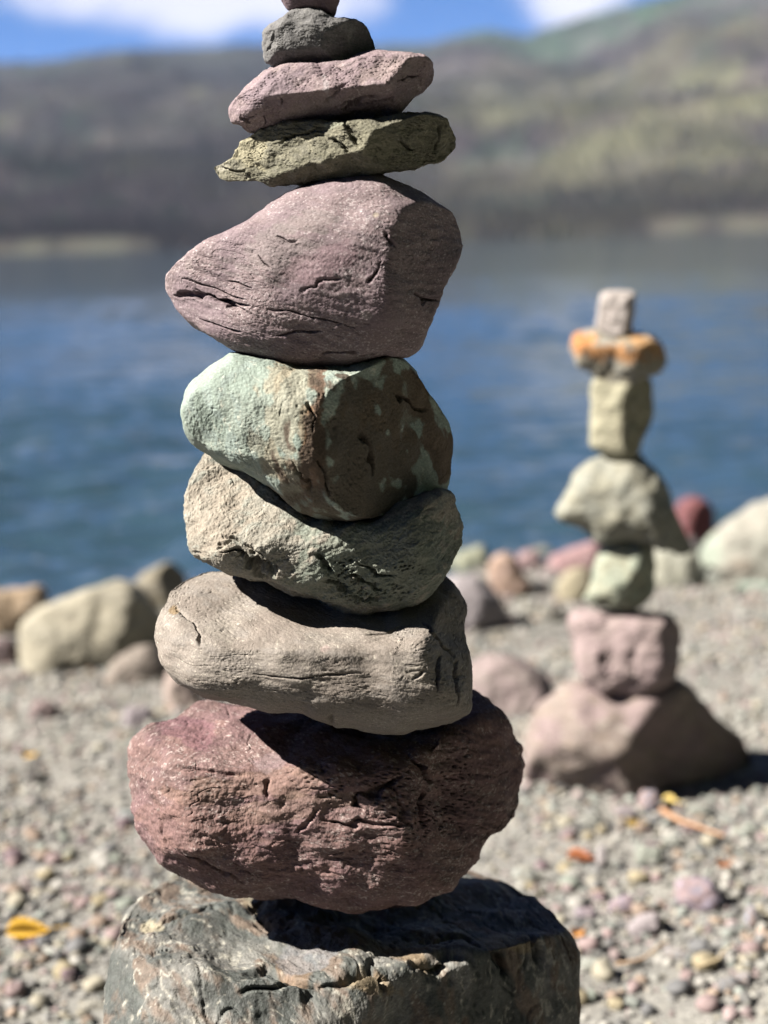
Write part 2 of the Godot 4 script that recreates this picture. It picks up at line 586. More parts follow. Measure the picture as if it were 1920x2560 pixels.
func setting() -> void:
	# beach: one sheet that runs under the water to the far shore
	var zs := PackedFloat32Array()
	var z := 1.6
	while z > -12.0:
		zs.append(z)
		z -= 0.07
	while z > -6000.0:
		zs.append(z)
		z -= maxf(0.3, absf(z) * 0.12)
	var nx := 121
	var g := sheet(zs.size(), nx, func(k, j):
		var zz := zs[k]
		var half := 5.0 if zz > -12.0 else 5.0 + (absf(zz) - 12.0) * 1.4
		var x := (float(j) / (nx - 1) * 2.0 - 1.0) * half
		return Vector3(x, ground_y(x, zz), zz), func(p, _k, _j):
		var a := na.get_noise_2d(p.x * 1.4, p.z * 1.4)
		var b := nb.get_noise_2d(p.x * 14.0, p.z * 14.0)
		var c := Color(0.345, 0.338, 0.312).lerp(Color(0.265, 0.262, 0.25), smooth(-0.3, 0.4, a + b))
		return c)
	var go := mesh_node("ground", g, mats["ground"])
	tag(go, "grey and buff gravel beach sloping to the lake", "ground", "", "structure")
	# lake
	var wm := StandardMaterial3D.new()
	wm.albedo_color = Color(0.14, 0.21, 0.255)
	wm.roughness = 0.08
	wm.metallic_specular = 0.5
	wm.heightmap_enabled = true
	wm.heightmap_texture = noise_tex(0.02, 3, 31, 0.0, 1.0)
	wm.heightmap_scale = 0.22
	wm.uv1_triplanar = true
	wm.uv1_world_triplanar = true
	wm.uv1_scale = Vector3(0.5, 0.5, 0.9)
	var zr := PackedFloat32Array()
	z = -3.6
	while z > -60.0:
		zr.append(z)
		z -= 0.035 * maxf(1.0, absf(z) / 6.0)
	while z > -1100.0:
		zr.append(z)
		z -= absf(z) * 0.03
	var wn := 241
	var wa := sheet(zr.size(), wn, func(k, j):
		var zz := zr[k]
		var t := float(j) / (wn - 1) * 2.0 - 1.0
		var x := t * (4.0 + absf(zz) * 0.75)
		var fade := clampf(1.0 - (absf(zz) - 5.0) / 50.0, 0.0, 1.0) * smooth(3.6, 6.0, absf(zz)) * (1.15 + 0.9 * na.get_noise_2d(x * 0.12 + 4.0, zz * 0.10))
		var y := WATER_Y + fade * (0.045 * na.get_noise_2d(x * 0.5 + zz * 0.2, zz * 1.0) + 0.030 * nb.get_noise_2d(x * 2.2, zz * 4.4))
		return Vector3(x, y, zz), func(_p, _k, _j): return Color.WHITE)
	var wo := mesh_node("water", wa, wm)
	tag(wo, "rippled blue lake water beyond the stones", "water", "", "structure")
	# hills
	var hm := StandardMaterial3D.new()
	hm.vertex_color_use_as_albedo = true
	hm.roughness = 1.0
	hm.metallic_specular = 0.1
	var hn := 320
	var hk := 120
	var ha := sheet(hk, hn, func(k, j):
		var az := deg_to_rad(lerpf(-50.0, 50.0, float(j) / (hn - 1)))
		var r := 860.0 + 2600.0 * pow(float(k) / (hk - 1), 1.25)
		return Vector3(sin(az) * r, hill_y(az, r), -cos(az) * r), func(p, k, j):
		var az := deg_to_rad(lerpf(-50.0, 50.0, float(j) / (hn - 1)))
		var x := 960.0 + tan(az) * lens_px
		var up: float = p.y / (ridge(x) / lens_px * 3000.0)
		var c := hill_colour(x, up, p)
		var r := Vector2(p.x, p.z).length()
		if r < 908.0:
			var bare := maxf(smooth(470.0, 330.0, x), smooth(1560.0, 1720.0, x)) * smooth(-0.5, 0.1, nb.get_noise_2d(p.x * 0.03, p.z * 0.03))
			c = c.lerp(Color(0.058, 0.056, 0.046), bare)
		return c)
	var ho := mesh_node("hills", ha, hm)
	tag(ho, "hazy burnt and wooded hills across the lake", "hills", "", "structure")
	# wooded bank, added out of view to keep sky light off the stones
	var bm := StandardMaterial3D.new()
	bm.albedo_color = Color(0.045, 0.05, 0.035).linear_to_srgb()
	bm.roughness = 1.0
	var ba := sheet(14, 60, func(k, j):
		var az := deg_to_rad(lerpf(50.0, 228.0, float(j) / 59.0))
		var r: float = 6.5 + 2.2 * k
		return Vector3(sin(az) * r, -0.4 + maxf(0.0, (r - 7.0)) * 0.85 + 0.8 * na.get_noise_2d(az * 4.0, r * 0.3), -cos(az) * r), func(_p, _k, _j): return Color.WHITE)
	tag(mesh_node("added_bank", ba, bm), "steep wooded bank added out of view behind the beach, blocking sky light", "bank", "", "structure")
	var st := SurfaceTool.new()  # conifers added on the unseen bank to block more of the low sky
	st.begin(Mesh.PRIMITIVE_TRIANGLES)
	st.set_smooth_group(-1)
	for tier in 9:
		var y0 := 1.2 + tier * 1.05
		var rad := 2.1 * (1.0 - tier / 9.6)
		for k in 11:
			var a0 := TAU * k / 11.0 + tier * 0.7
			var a1 := a0 + TAU / 11.0 * 0.8
			var tip := Vector3(0, y0 + 1.5, 0)
			var p0 := Vector3(cos(a0) * rad, y0 - 0.3 * (k % 3), sin(a0) * rad)
			var p1 := Vector3(cos(a1) * rad, y0 - 0.25 * ((k + 1) % 3), sin(a1) * rad)
			st.add_vertex(tip); st.add_vertex(p1); st.add_vertex(p0)
	for k in 6:
		var a0 := TAU * k / 6.0
		var a1 := TAU * (k + 1) / 6.0
		var p0 := Vector3(cos(a0), 0, sin(a0)) * 0.18
		var p1 := Vector3(cos(a1), 0, sin(a1)) * 0.18
		st.add_vertex(p0); st.add_vertex(Vector3(0, 10, 0)); st.add_vertex(p1)
	st.generate_normals()
	var conifer := st.commit()
	var cm := StandardMaterial3D.new()
	cm.albedo_color = Color(0.04, 0.06, 0.03).linear_to_srgb()
	cm.roughness = 0.9
	conifer.surface_set_material(0, cm)
	var bmm := MultiMesh.new()
	bmm.transform_format = MultiMesh.TRANSFORM_3D
	bmm.mesh = conifer
	bmm.instance_count = 320
	for i in 320:
		var az := deg_to_rad(rng.randf_range(54.0, 224.0))
		var r := rng.randf_range(8.5, 33.0)
		var sc := rng.randf_range(0.7, 1.3)
		bmm.set_instance_transform(i, Transform3D(Basis(Vector3.UP, rng.randf() * TAU).scaled(Vector3.ONE * sc), Vector3(sin(az) * r, (r - 7.0) * 0.85 - 1.0, -cos(az) * r)))
	var bo := MultiMeshInstance3D.new()
	bo.name = numbered("forest")
	bo.multimesh = bmm
	add_child(bo)
	tag(bo, "dense dark conifers added out of view behind the beach, blocking sky light", "forest", "", "stuff")
	# the forest on the hills: thin conifers, far too many to count
	var cone := CylinderMesh.new()
	cone.top_radius = 0.0; cone.bottom_radius = 2.6; cone.height = 8.0; cone.radial_segments = 6; cone.rings = 1
	cone.cap_bottom = false
	var fm := StandardMaterial3D.new()
	fm.vertex_color_use_as_albedo = true
	fm.roughness = 1.0
	fm.metallic_specular = 0.1
	cone.material = fm
	var mm := MultiMesh.new()
	mm.transform_format = MultiMesh.TRANSFORM_3D
	mm.use_colors = true
	mm.mesh = cone
	var nt := 26000
	mm.instance_count = nt
	for i in nt:
		var az := deg_to_rad(rng.randf_range(-26.0, 26.0))
		var r := 888.0 + 2100.0 * pow(rng.randf(), 1.5)
		if r < 912.0 and (tan(az) * lens_px < -540.0 or tan(az) * lens_px > 660.0): r += 40.0
		var y := hill_y(az, r)
		var x := 960.0 + tan(az) * lens_px
		var up := y / (ridge(x) / lens_px * 3000.0)
		var p := Vector3(sin(az) * r, y, -cos(az) * r)
		var s := rng.randf_range(0.5, 1.15)
		mm.set_instance_transform(i, Transform3D(Basis.from_scale(Vector3(s, s * rng.randf_range(0.8, 1.3), s)), p + Vector3(0, 3.4 * s, 0)))
		var c := hill_colour(x, up, p) * rng.randf_range(0.85, 1.08)
		mm.set_instance_color(i, c)
	var fo := MultiMeshInstance3D.new()
	fo.name = numbered("forest")
	fo.multimesh = mm
	add_child(fo)
	tag(fo, "far-off burnt conifer forest covering the hills", "forest", "", "stuff")

const T0 := [0.0, 0.0, 1.1573]
const T1 := [350.0, 0.0, 0.5425]
const T2 := [350.0, 400.0, 0.5425]
const T3 := [350.0, 850.0, 0.5425]
const T4 := [300.0, 1350.0, 0.6631]
const T6 := [1150.0, 650.0, 0.4641]
const T7 := [1150.0, 1500.0, 0.4792]
const T8 := [0.0, 1350.0, 0.547]

func near_stack() -> void:
	var g := "stones of the tall balanced stack"
	# dark veined boulder that carries the stack
	make_stone("boulder", {t = T0, z = STACK_Z, cat = "boulder", group = g, N = 600, K = 210, KB = 36, F = 0.72, B = 0.6, n = 3.6, seg = 0.5, seed = 11, pale = 0.95, mat = "slick",
		label = "dark grey-green veined boulder carrying the tall stone stack",
		o = [256, 2080, 270, 1990, 300, 1950, 340, 1915, 380, 1898, 450, 1885, 600, 1868, 800, 1850, 940, 1852, 1030, 1855, 1080, 1868, 1130, 1890, 1158, 1920, 1166, 1942, 1192, 1970, 1215, 2010, 1228, 2060, 1236, 2130, 1236, 2230, 1228, 2400, 1200, 2600, 1130, 2760, 950, 2840, 700, 2850, 480, 2830, 340, 2740, 285, 2580, 262, 2400, 255, 2230],
		facets = [[740, 1960, 0.0, 0.02, -2.1, 0.10], [420, 2120, 0.93, 0.42, -0.16, 0.10], [880, 2120, 0.88, -0.62, 0.45, 0.05], [1180, 2060, 0.45, -1.5, 0.1, 0.10], [300, 2200, 0.6, 1.4, 0.0, 0.12]],
		grooves = [[150, -23, 560, 1915, 680, 1925, 800, 1915], [16, 9, 548, 2130, 590, 2100, 640, 2112, 672, 2150, 690, 2205], [7, 7, 540, 2168, 575, 2158, 610, 2148, 650, 2136], [10, 7, 560, 1990, 575, 2010, 590, 2020], [8, 6, 540, 1978, 560, 1970, 585, 1965], [16, 10, 900, 2052, 960, 2045, 1010, 2060], [14, 14, 880, 2100, 930, 2090, 980, 2105], [20, 16, 1050, 2050, 1062, 2090, 1085, 2130], [14, 12, 1130, 2030, 1150, 2060, 1160, 2095], [18, 12, 760, 2130, 800, 2120, 835, 2150], [12, 8, 700, 2160, 760, 2140, 820, 2110], [10, 6, 330, 2010, 420, 1990, 500, 1965]],
		stains = [[640, 2110, 40, 26, 0.4, Color(0.30, 0.18, 0.10), 0.45], [800, 2150, 70, 22, 0.3, Color(0.36, 0.26, 0.14), 0.45], [880, 2090, 60, 26, 0.3, Color(0.34, 0.25, 0.15), 0.6], [580, 1960, 60, 22, 0.0, Color(0.38, 0.32, 0.22), 0.5], [340, 2010, 26, 12, 0.5, Color(0.55, 0.50, 0.36), 0.7], [700, 2060, 90, 40, -0.3, Color(0.27, 0.28, 0.30), 0.6], [1100, 2045, 60, 22, 0.2, Color(0.38, 0.30, 0.18), 0.6]],
		style = {c1 = Color(0.095, 0.105, 0.10), c2 = Color(0.20, 0.20, 0.188), c3 = Color(0.17, 0.135, 0.11), vein = [Color(0.42, 0.41, 0.36), 0.11, 4.5], cf = 2.2, tone = 0.4, lump = [0.06, 1.8], fbm = [0.013, 3.0], grain = [0.005, 18.0], strata = [0.004, 4.0], crack = [0.013, 1.6, 0.03], pit = [0.006, 12.0, 0.35], flake = 3.0, fleck = 0.8, bed = Vector3(0.75, 0.35, -0.3), stretch = 2.2}})
	# red stone
	make_stone("stone", {t = T0, z = STACK_Z - 0.04, group = g, N = 680, K = 230, KB = 34, F = 0.74, B = 0.7, n = 2.5, seed = 12, pale = 0.74, pit_at = [840, 1700, 200, 150],
		label = "large dark red rounded stone lying on the veined boulder",
		o = [281, 1720, 285, 1660, 300, 1602, 335, 1560, 385, 1535, 440, 1512, 557, 1522, 654, 1530, 718, 1545, 809, 1558, 935, 1547, 985, 1528, 1010, 1497, 1042, 1510, 1080, 1540, 1115, 1580, 1135, 1615, 1145, 1655, 1142, 1700, 1128, 1745, 1100, 1785, 1052, 1818, 1038, 1850, 1015, 1882, 980, 1908, 930, 1934, 880, 1954, 810, 1965, 740, 1961, 660, 1948, 600, 1941, 540, 1935, 490, 1925, 430, 1905, 380, 1880, 340, 1840, 312, 1795, 292, 1755],
		facets = [[600, 1650, 0.84, 0.12, -1.7, 0.16], [560, 1780, 0.95, 0.16, 0.10, 0.14], [600, 1880, 0.80, 0.1, 0.75, 0.14], [860, 1700, 0.96, -0.82, 0.12, 0.10], [1060, 1700, 0.48, -1.8, 0.2, 0.12], [350, 1720, 0.55, 1.5, 0.0, 0.14]],
		grooves = [[15, 10, 862, 1676, 835, 1690, 800, 1708, 770, 1716], [13, 9, 772, 1716, 765, 1735, 772, 1752], [7, 5, 350, 1740, 372, 1800, 420, 1850, 480, 1880, 540, 1905], [9, 6, 590, 1690, 592, 1712, 590, 1735], [7, 4, 640, 1800, 672, 1770, 690, 1745], [11, 8, 880, 1640, 905, 1668, 925, 1700], [11, 8, 905, 1700, 890, 1730, 900, 1780], [8, 5, 700, 1770, 780, 1780, 860, 1776], [12, 2.5, 560, 1862, 640, 1870, 760, 1862], [6, 5, 720, 1580, 800, 1592, 860, 1600], [6, 4, 400, 1660, 470, 1672, 540, 1668], [9, 6, 835, 1700, 855, 1740, 870, 1790]],
		stains = [[560, 1700, 200, 30, -0.12, Color(0.40, 0.27, 0.20), 0.4], [640, 1745, 160, 22, -0.1, Color(0.43, 0.31, 0.24), 0.35], [430, 1780, 120, 60, 0.3, Color(0.32, 0.19, 0.165), 0.4], [700, 1620, 200, 20, -0.2, Color(0.42, 0.32, 0.34), 0.5], [410, 1580, 90, 40, 0.5, Color(0.28, 0.14, 0.17), 0.6]],
		style = {c1 = Color(0.265, 0.165, 0.170), c2 = Color(0.30, 0.20, 0.192), c3 = Color(0.20, 0.125, 0.118), vein = [Color(0.52, 0.44, 0.42), 0.05, 5.0], cf = 1.8, tone = 0.32, lump = [0.06, 1.7], fbm = [0.020, 3.2], grain = [0.007, 22.0], strata = [0.006, 5.0], crack = [0.013, 2.0, 0.03], pit = [0.016, 15.0, 0.34], flake = 5.0, fleck = 0.75, bed = Vector3(0.12, 1.0, 0.1), stretch = 2.6}})
	# tan block
	make_stone("stone", {t = T4, z = STACK_Z, group = g, N = 530, K = 170, KB = 30, F = 0.85, B = 0.8, n = 3.0, seed = 13, pale = 0.76, mat = "smooth",
		label = "long grey-tan stone with blunt broken end on the red stone",
		o = [132, 370, 134, 305, 158, 258, 178, 232, 192, 190, 230, 150, 280, 120, 330, 107, 385, 108, 470, 130, 680, 187, 890, 258, 1090, 215, 1180, 150, 1218, 130, 1252, 160, 1285, 200, 1298, 245, 1298, 330, 1307, 450, 1312, 560, 1312, 620, 1298, 655, 1250, 685, 1180, 702, 1080, 716, 960, 721, 880, 711, 800, 694, 735, 672, 690, 648, 600, 641, 520, 634, 450, 620, 380, 604, 310, 580, 260, 550, 210, 515, 178, 478, 148, 428],
		facets = [[700, 400, 0.92, 0.06, -1.6, 0.10], [760, 560, 0.98, 0.10, 0.06, 0.08], [700, 640, 0.9, 0.0, 0.9, 0.10], [1195, 480, 0.92, -1.15, -0.25, 0.05], [1225, 600, 0.80, -0.75, 0.5, 0.06], [1255, 350, 0.40, -1.3, -0.7, 0.06], [250, 400, 0.62, 1.1, -0.1, 0.16]],
		grooves = [[9, 7, 1120, 315, 1160, 350, 1200, 400, 1240, 430], [5, 3, 920, 365, 1000, 345, 1095, 318], [7, 3, 520, 500, 700, 515, 900, 500], [14, 5, 800, 640, 790, 660, 800, 690], [10, 6, 1180, 430, 1160, 500, 1170, 560], [12, 6, 1250, 450, 1245, 540, 1250, 620], [6, 3, 1080, 520, 1105, 500, 1120, 485], [8, 4, 220, 260, 300, 330, 330, 400]],
		stains = [[210, 275, 24, 20, 0.3, Color(0.42, 0.30, 0.16), 0.8], [400, 340, 60, 50, 0.2, Color(0.46, 0.42, 0.37), 0.6], [770, 408, 26, 14, 0.0, Color(0.52, 0.40, 0.38), 0.6], [1120, 500, 70, 40, 0.3, Color(0.46, 0.42, 0.36), 0.6], [760, 300, 240, 60, -0.2, Color(0.42, 0.36, 0.32), 0.5]],
		style = {c1 = Color(0.345, 0.302, 0.267), c2 = Color(0.40, 0.36, 0.322), c3 = Color(0.285, 0.258, 0.235), vein = [Color(0.55, 0.51, 0.44), 0.03, 4.0], cf = 1.6, tone = 0.16, lump = [0.05, 1.6], fbm = [0.008, 3.4], grain = [0.004, 26.0], strata = [0.004, 7.0], crack = [0.008, 1.9, 0.03], pit = [0.006, 16.0, 0.42], flake = 4.0, fleck = 0.85, bed = Vector3(0.12, 1.0, 0.2), stretch = 3.4}})
	# pale green-tan slab
	make_stone("stone", {t = T3, z = STACK_Z, group = g, N = 530, K = 170, KB = 30, F = 0.78, B = 0.78, n = 2.6, seed = 14, pale = 0.78, mat = "rough", pit_at = [1000, 1110, 330, 130],
		label = "pitted pale buff stone, greenish below, wedged under the mint stone",
		o = [205, 740, 215, 680, 240, 620, 268, 560, 300, 503, 400, 552, 600, 690, 800, 800, 1000, 815, 1200, 740, 1350, 698, 1415, 705, 1450, 770, 1475, 850, 1477, 900, 1468, 955, 1440, 1020, 1410, 1080, 1370, 1130, 1320, 1175, 1250, 1213, 1150, 1240, 1070, 1255, 1000, 1261, 940, 1250, 870, 1220, 800, 1186, 740, 1166, 650, 1140, 560, 1115, 480, 1096, 400, 1070, 330, 1040, 262, 1000, 236, 940, 224, 890, 208, 820],
		facets = [[620, 860, 0.78, 0.22, -0.9, 0.14], [900, 1080, 0.96, -0.02, 0.10, 0.12], [1360, 960, 0.55, -1.5, 0.1, 0.10], [480, 1060, 0.72, 0.35, 1.1, 0.08], [1000, 1200, 0.66, -0.1, 0.9, 0.12], [290, 760, 0.45, 1.2, -0.2, 0.16]],
		grooves = [[46, 16, 400, 970, 470, 985, 540, 1030, 600, 1060], [10, 6, 400, 900, 480, 920, 560, 980, 640, 1060], [16, 8, 860, 1080, 900, 1130, 960, 1150], [14, 7, 950, 1080, 1040, 1110, 1100, 1150], [14, 8, 820, 980, 850, 1010, 880, 1050], [12, 6, 960, 1180, 1040, 1190, 1120, 1180], [10, 6, 1000, 1020, 1080, 1070, 1150, 1080]],
		stains = [[1150, 1000, 380, 260, 0.3, Color(0.27, 0.32, 0.27), 0.7], [900, 1130, 260, 120, 0.3, Color(0.26, 0.30, 0.25), 0.6], [330, 800, 150, 180, 0.2, Color(0.46, 0.40, 0.33), 0.6]],
		style = {c1 = Color(0.42, 0.385, 0.325), c2 = Color(0.40, 0.385, 0.335), c3 = Color(0.32, 0.325, 0.285), vein = [Color(0.55, 0.52, 0.44), 0.04, 4.0], cf = 1.8, tone = 0.24, lump = [0.06, 1.8], fbm = [0.016, 4.0], grain = [0.010, 20.0], strata = [0.004, 6.0], crack = [0.012, 2.6, 0.05], pit = [0.030, 12.0, 0.25], flake = 6.0, fleck = 0.85, bed = Vector3(-0.45, 0.8, 0.1), stretch = 2.6}})
	# mint green stone with rust band
	make_stone("stone", {t = T3, z = STACK_Z, group = g, N = 600, K = 200, KB = 30, F = 1.15, B = 0.75, n = 2.7, seed = 15, pale = 0.88, pit_at = [900, 480, 300, 420],
		label = "mint green stone with rusty brown band and brown crust",
		o = [198, 340, 208, 290, 240, 225, 290, 160, 350, 105, 430, 64, 540, 78, 700, 108, 900, 118, 1075, 100, 1150, 82, 1205, 97, 1262, 142, 1312, 212, 1370, 280, 1420, 350, 1446, 412, 1455, 500, 1450, 580, 1446, 650, 1424, 699, 1350, 696, 1280, 706, 1232, 725, 1192, 752, 1150, 790, 1080, 821, 1000, 830, 900, 825, 820, 814, 750, 799, 692, 762, 660, 726, 636, 700, 560, 640, 480, 600, 400, 570, 340, 540, 290, 500, 242, 460, 218, 410],
		facets = [[560, 330, 0.90, 0.38, -0.30, 0.14], [600, 470, 0.95, 0.30, 0.05, 0.10], [812, 460, 0.99, -1.15, 0.12, 0.04], [470, 560, 0.62, 0.7, 1.2, 0.08], [1330, 450, 0.42, -1.6, -0.15, 0.08], [780, 720, 0.80, -0.1, 0.65, 0.10], [430, 410, 0.70, 0.55, 0.25, 0.03]],
		grooves = [ [14, 7, 720, 560, 740, 620, 790, 680], [12, 8, 780, 300, 800, 360, 790, 420], [14, 8, 820, 540, 850, 620, 870, 700], [16, 8, 1000, 420, 1040, 500, 1060, 600], [16, 8, 1150, 250, 1240, 300, 1320, 330]],
		stains = [[805, 480, 55, 400, 0.08, Color(0.20, 0.115, 0.075), 0.9], [770, 380, 36, 120, 0.1, Color(0.42, 0.25, 0.13), 0.55], [690, 300, 95, 300, 0.12, Color(0.45, 0.40, 0.30), 0.55], [640, 200, 60, 110, 0.5, Color(0.44, 0.36, 0.25), 0.5], [600, 520, 60, 130, -0.5, Color(0.42, 0.37, 0.27), 0.45], [730, 620, 70, 130, 0.5, Color(0.30, 0.22, 0.15), 0.6], [1380, 480, 70, 300, -0.35, Color(0.15, 0.085, 0.055), 0.85], [975, 325, 26, 22, 0.0, Color(0.45, 0.46, 0.40), 0.8], [1010, 540, 270, 390, 0.2, Color(0.135, 0.10, 0.075), 0.9], [1180, 330, 200, 130, -0.4, Color(0.17, 0.13, 0.09), 0.7], [800, 780, 200, 90, 0.3, Color(0.19, 0.17, 0.13), 0.6]],
		style = {c1 = Color(0.345, 0.425, 0.375), c2 = Color(0.39, 0.46, 0.405), c3 = Color(0.31, 0.38, 0.35), vein = [Color(0.56, 0.58, 0.50), 0.04, 3.0], cf = 1.6, tone = 0.16, lump = [0.05, 1.6], fbm = [0.010, 3.0], grain = [0.005, 24.0], strata = [0.002, 5.0], crack = [0.008, 2.0, 0.03], pit = [0.008, 14.0, 0.36], flake = 4.0, fleck = 0.85, bed = Vector3(1.0, 0.15, 0.3), stretch = 2.0}})
	# purple stone
	make_stone("stone", {t = T2, z = STACK_Z, group = g, N = 640, K = 220, KB = 30, F = 0.80, B = 0.75, n = 2.6, seed = 16, pale = 0.72, mat = "smooth",
		label = "big mauve wedge-shaped stone with pointed end and long cracks",
		o = [117, 565, 124, 525, 150, 490, 200, 450, 270, 405, 350, 360, 430, 310, 510, 258, 560, 228, 620, 190, 690, 152, 760, 120, 840, 96, 930, 82, 1000, 74, 1060, 70, 1105, 78, 1150, 98, 1215, 125, 1290, 155, 1352, 185, 1402, 220, 1448, 255, 1466, 300, 1480, 350, 1475, 400, 1450, 452, 1430, 505, 1402, 580, 1382, 645, 1350, 702, 1330, 770, 1302, 830, 1270, 870, 1230, 893, 1170, 910, 1120, 922, 1075, 940, 1000, 954, 900, 960, 800, 958, 700, 950, 620, 935, 540, 915, 470, 890, 428, 864, 380, 835, 310, 800, 250, 765, 200, 715, 158, 660, 126, 612],
		facets = [[640, 380, 0.80, 0.34, -0.62, 0.14], [760, 560, 0.93, 0.26, -0.10, 0.12], [640, 730, 0.78, 0.26, 0.42, 0.12], [1140, 520, 0.96, -1.1, 0.02, 0.05], [1180, 820, 0.62, -0.9, 0.8, 0.10], [1420, 420, 0.28, -2.0, -0.2, 0.08], [300, 560, 0.40, 0.75, 0.0, 0.14]],
		grooves = [[11, 9, 165, 620, 240, 615, 320, 625, 400, 655, 490, 690], [9, 6, 270, 600, 350, 640, 430, 650, 520, 670], [7, 5, 210, 545, 260, 555, 330, 580, 420, 620, 500, 640], [8, 5, 420, 560, 480, 565, 530, 585], [11, 4, 750, 602, 790, 590, 830, 562, 870, 542, 920, 532], [10, 6, 1095, 480, 1070, 520, 1040, 560], [6, 4, 600, 680, 700, 690, 830, 720, 980, 765], [9, 8, 840, 880, 920, 865, 990, 855], [7, 5, 990, 880, 1040, 890, 1080, 885], [8, 5, 280, 730, 380, 750, 480, 775], [6, 4, 620, 800, 720, 770, 840, 780], [14, 7, 1250, 610, 1290, 640, 1350, 650], [10, 6, 1110, 350, 1130, 375, 1140, 390], [6, 3, 640, 365, 690, 385, 730, 385], [5, 3, 560, 440, 590, 480, 620, 500]],
		stains = [[930, 620, 26, 22, 0.0, Color(0.58, 0.48, 0.50), 0.8], [1025, 705, 18, 16, 0.0, Color(0.58, 0.50, 0.50), 0.7], [1068, 272, 20, 18, 0.0, Color(0.58, 0.50, 0.42), 0.9], [245, 480, 22, 34, 0.3, Color(0.56, 0.47, 0.47), 0.6], [640, 430, 190, 110, -0.3, Color(0.36, 0.31, 0.31), 0.55], [780, 300, 130, 60, -0.2, Color(0.37, 0.32, 0.31), 0.45], [850, 480, 160, 70, -0.3, Color(0.36, 0.235, 0.27), 0.5]],
		style = {c1 = Color(0.335, 0.255, 0.285), c2 = Color(0.37, 0.285, 0.30), c3 = Color(0.30, 0.235, 0.255), vein = [Color(0.60, 0.54, 0.55), 0.035, 4.5], cf = 1.6, tone = 0.15, lump = [0.04, 1.5], fbm = [0.008, 3.0], grain = [0.004, 26.0], strata = [0.004, 8.0], crack = [0.009, 2.4, 0.025], pit = [0.004, 18.0, 0.42], flake = 4.0, fleck = 0.72, bed = Vector3(0.22, 1.0, 0.1), stretch = 4.0}})
	# olive slab
	make_stone("stone", {t = T1, z = STACK_Z, group = g, N = 500, K = 135, KB = 26, F = 1.5, B = 1.2, n = 2.8, seed = 17, pale = 0.85, mat = "rough",
		label = "thin olive slab with chipped edge and pale pointed tip",
		o = [340, 772, 378, 756, 414, 744, 440, 715, 465, 670, 500, 635, 540, 611, 600, 590, 680, 571, 760, 562, 830, 562, 900, 557, 980, 552, 1080, 548, 1170, 539, 1232, 528, 1300, 527, 1362, 535, 1402, 552, 1420, 592, 1446, 628, 1446, 680, 1420, 716, 1380, 740, 1280, 766, 1180, 788, 1080, 802, 1000, 815, 900, 830, 800, 836, 730, 843, 640, 850, 560, 836, 500, 832, 430, 833, 380, 826, 358, 806],
		facets = [[760, 600, 0.72, 0.1, -2.0, 0.10], [820, 640, 0.90, 0.10, 1.25, 0.06], [660, 640, 0.80, 0.4, 0.75, 0.05], [980, 650, 0.92, -0.75, 0.4, 0.05], [1110, 650, 0.90, 0.55, -0.3, 0.05], [1240, 660, 0.85, -0.95, 0.3, 0.06], [470, 730, 0.45, 0.5, -0.5, 0.10]],
		grooves = [[18, 8, 940, 560, 960, 620, 1000, 680], [12, 5, 640, 660, 720, 620, 840, 596], [8, 5, 370, 770, 420, 790, 500, 780], [12, 6, 880, 640, 930, 670, 960, 720], [10, 6, 1180, 640, 1220, 680, 1260, 695], [8, 4, 1370, 560, 1360, 640, 1340, 700]],
		stains = [[500, 680, 110, 70, 0.3, Color(0.46, 0.43, 0.30), 0.8], [380, 765, 50, 20, 0.2, Color(0.58, 0.56, 0.46), 0.8], [1090, 670, 110, 50, 0.1, Color(0.30, 0.29, 0.21), 0.6], [880, 575, 50, 16, 0.0, Color(0.40, 0.42, 0.33), 0.6]],
		style = {c1 = Color(0.205, 0.20, 0.148), c2 = Color(0.25, 0.24, 0.178), c3 = Color(0.19, 0.185, 0.145), vein = [Color(0.42, 0.40, 0.30), 0.03, 4.0], cf = 2.0, tone = 0.26, lump = [0.06, 2.0], fbm = [0.022, 3.5], grain = [0.009, 18.0], strata = [0.010, 5.0], crack = [0.012, 2.4, 0.05], pit = [0.014, 13.0, 0.3], flake = 5.0, fleck = 0.85, bed = Vector3(0.1, 1.0, 0.1), stretch = 2.4}})
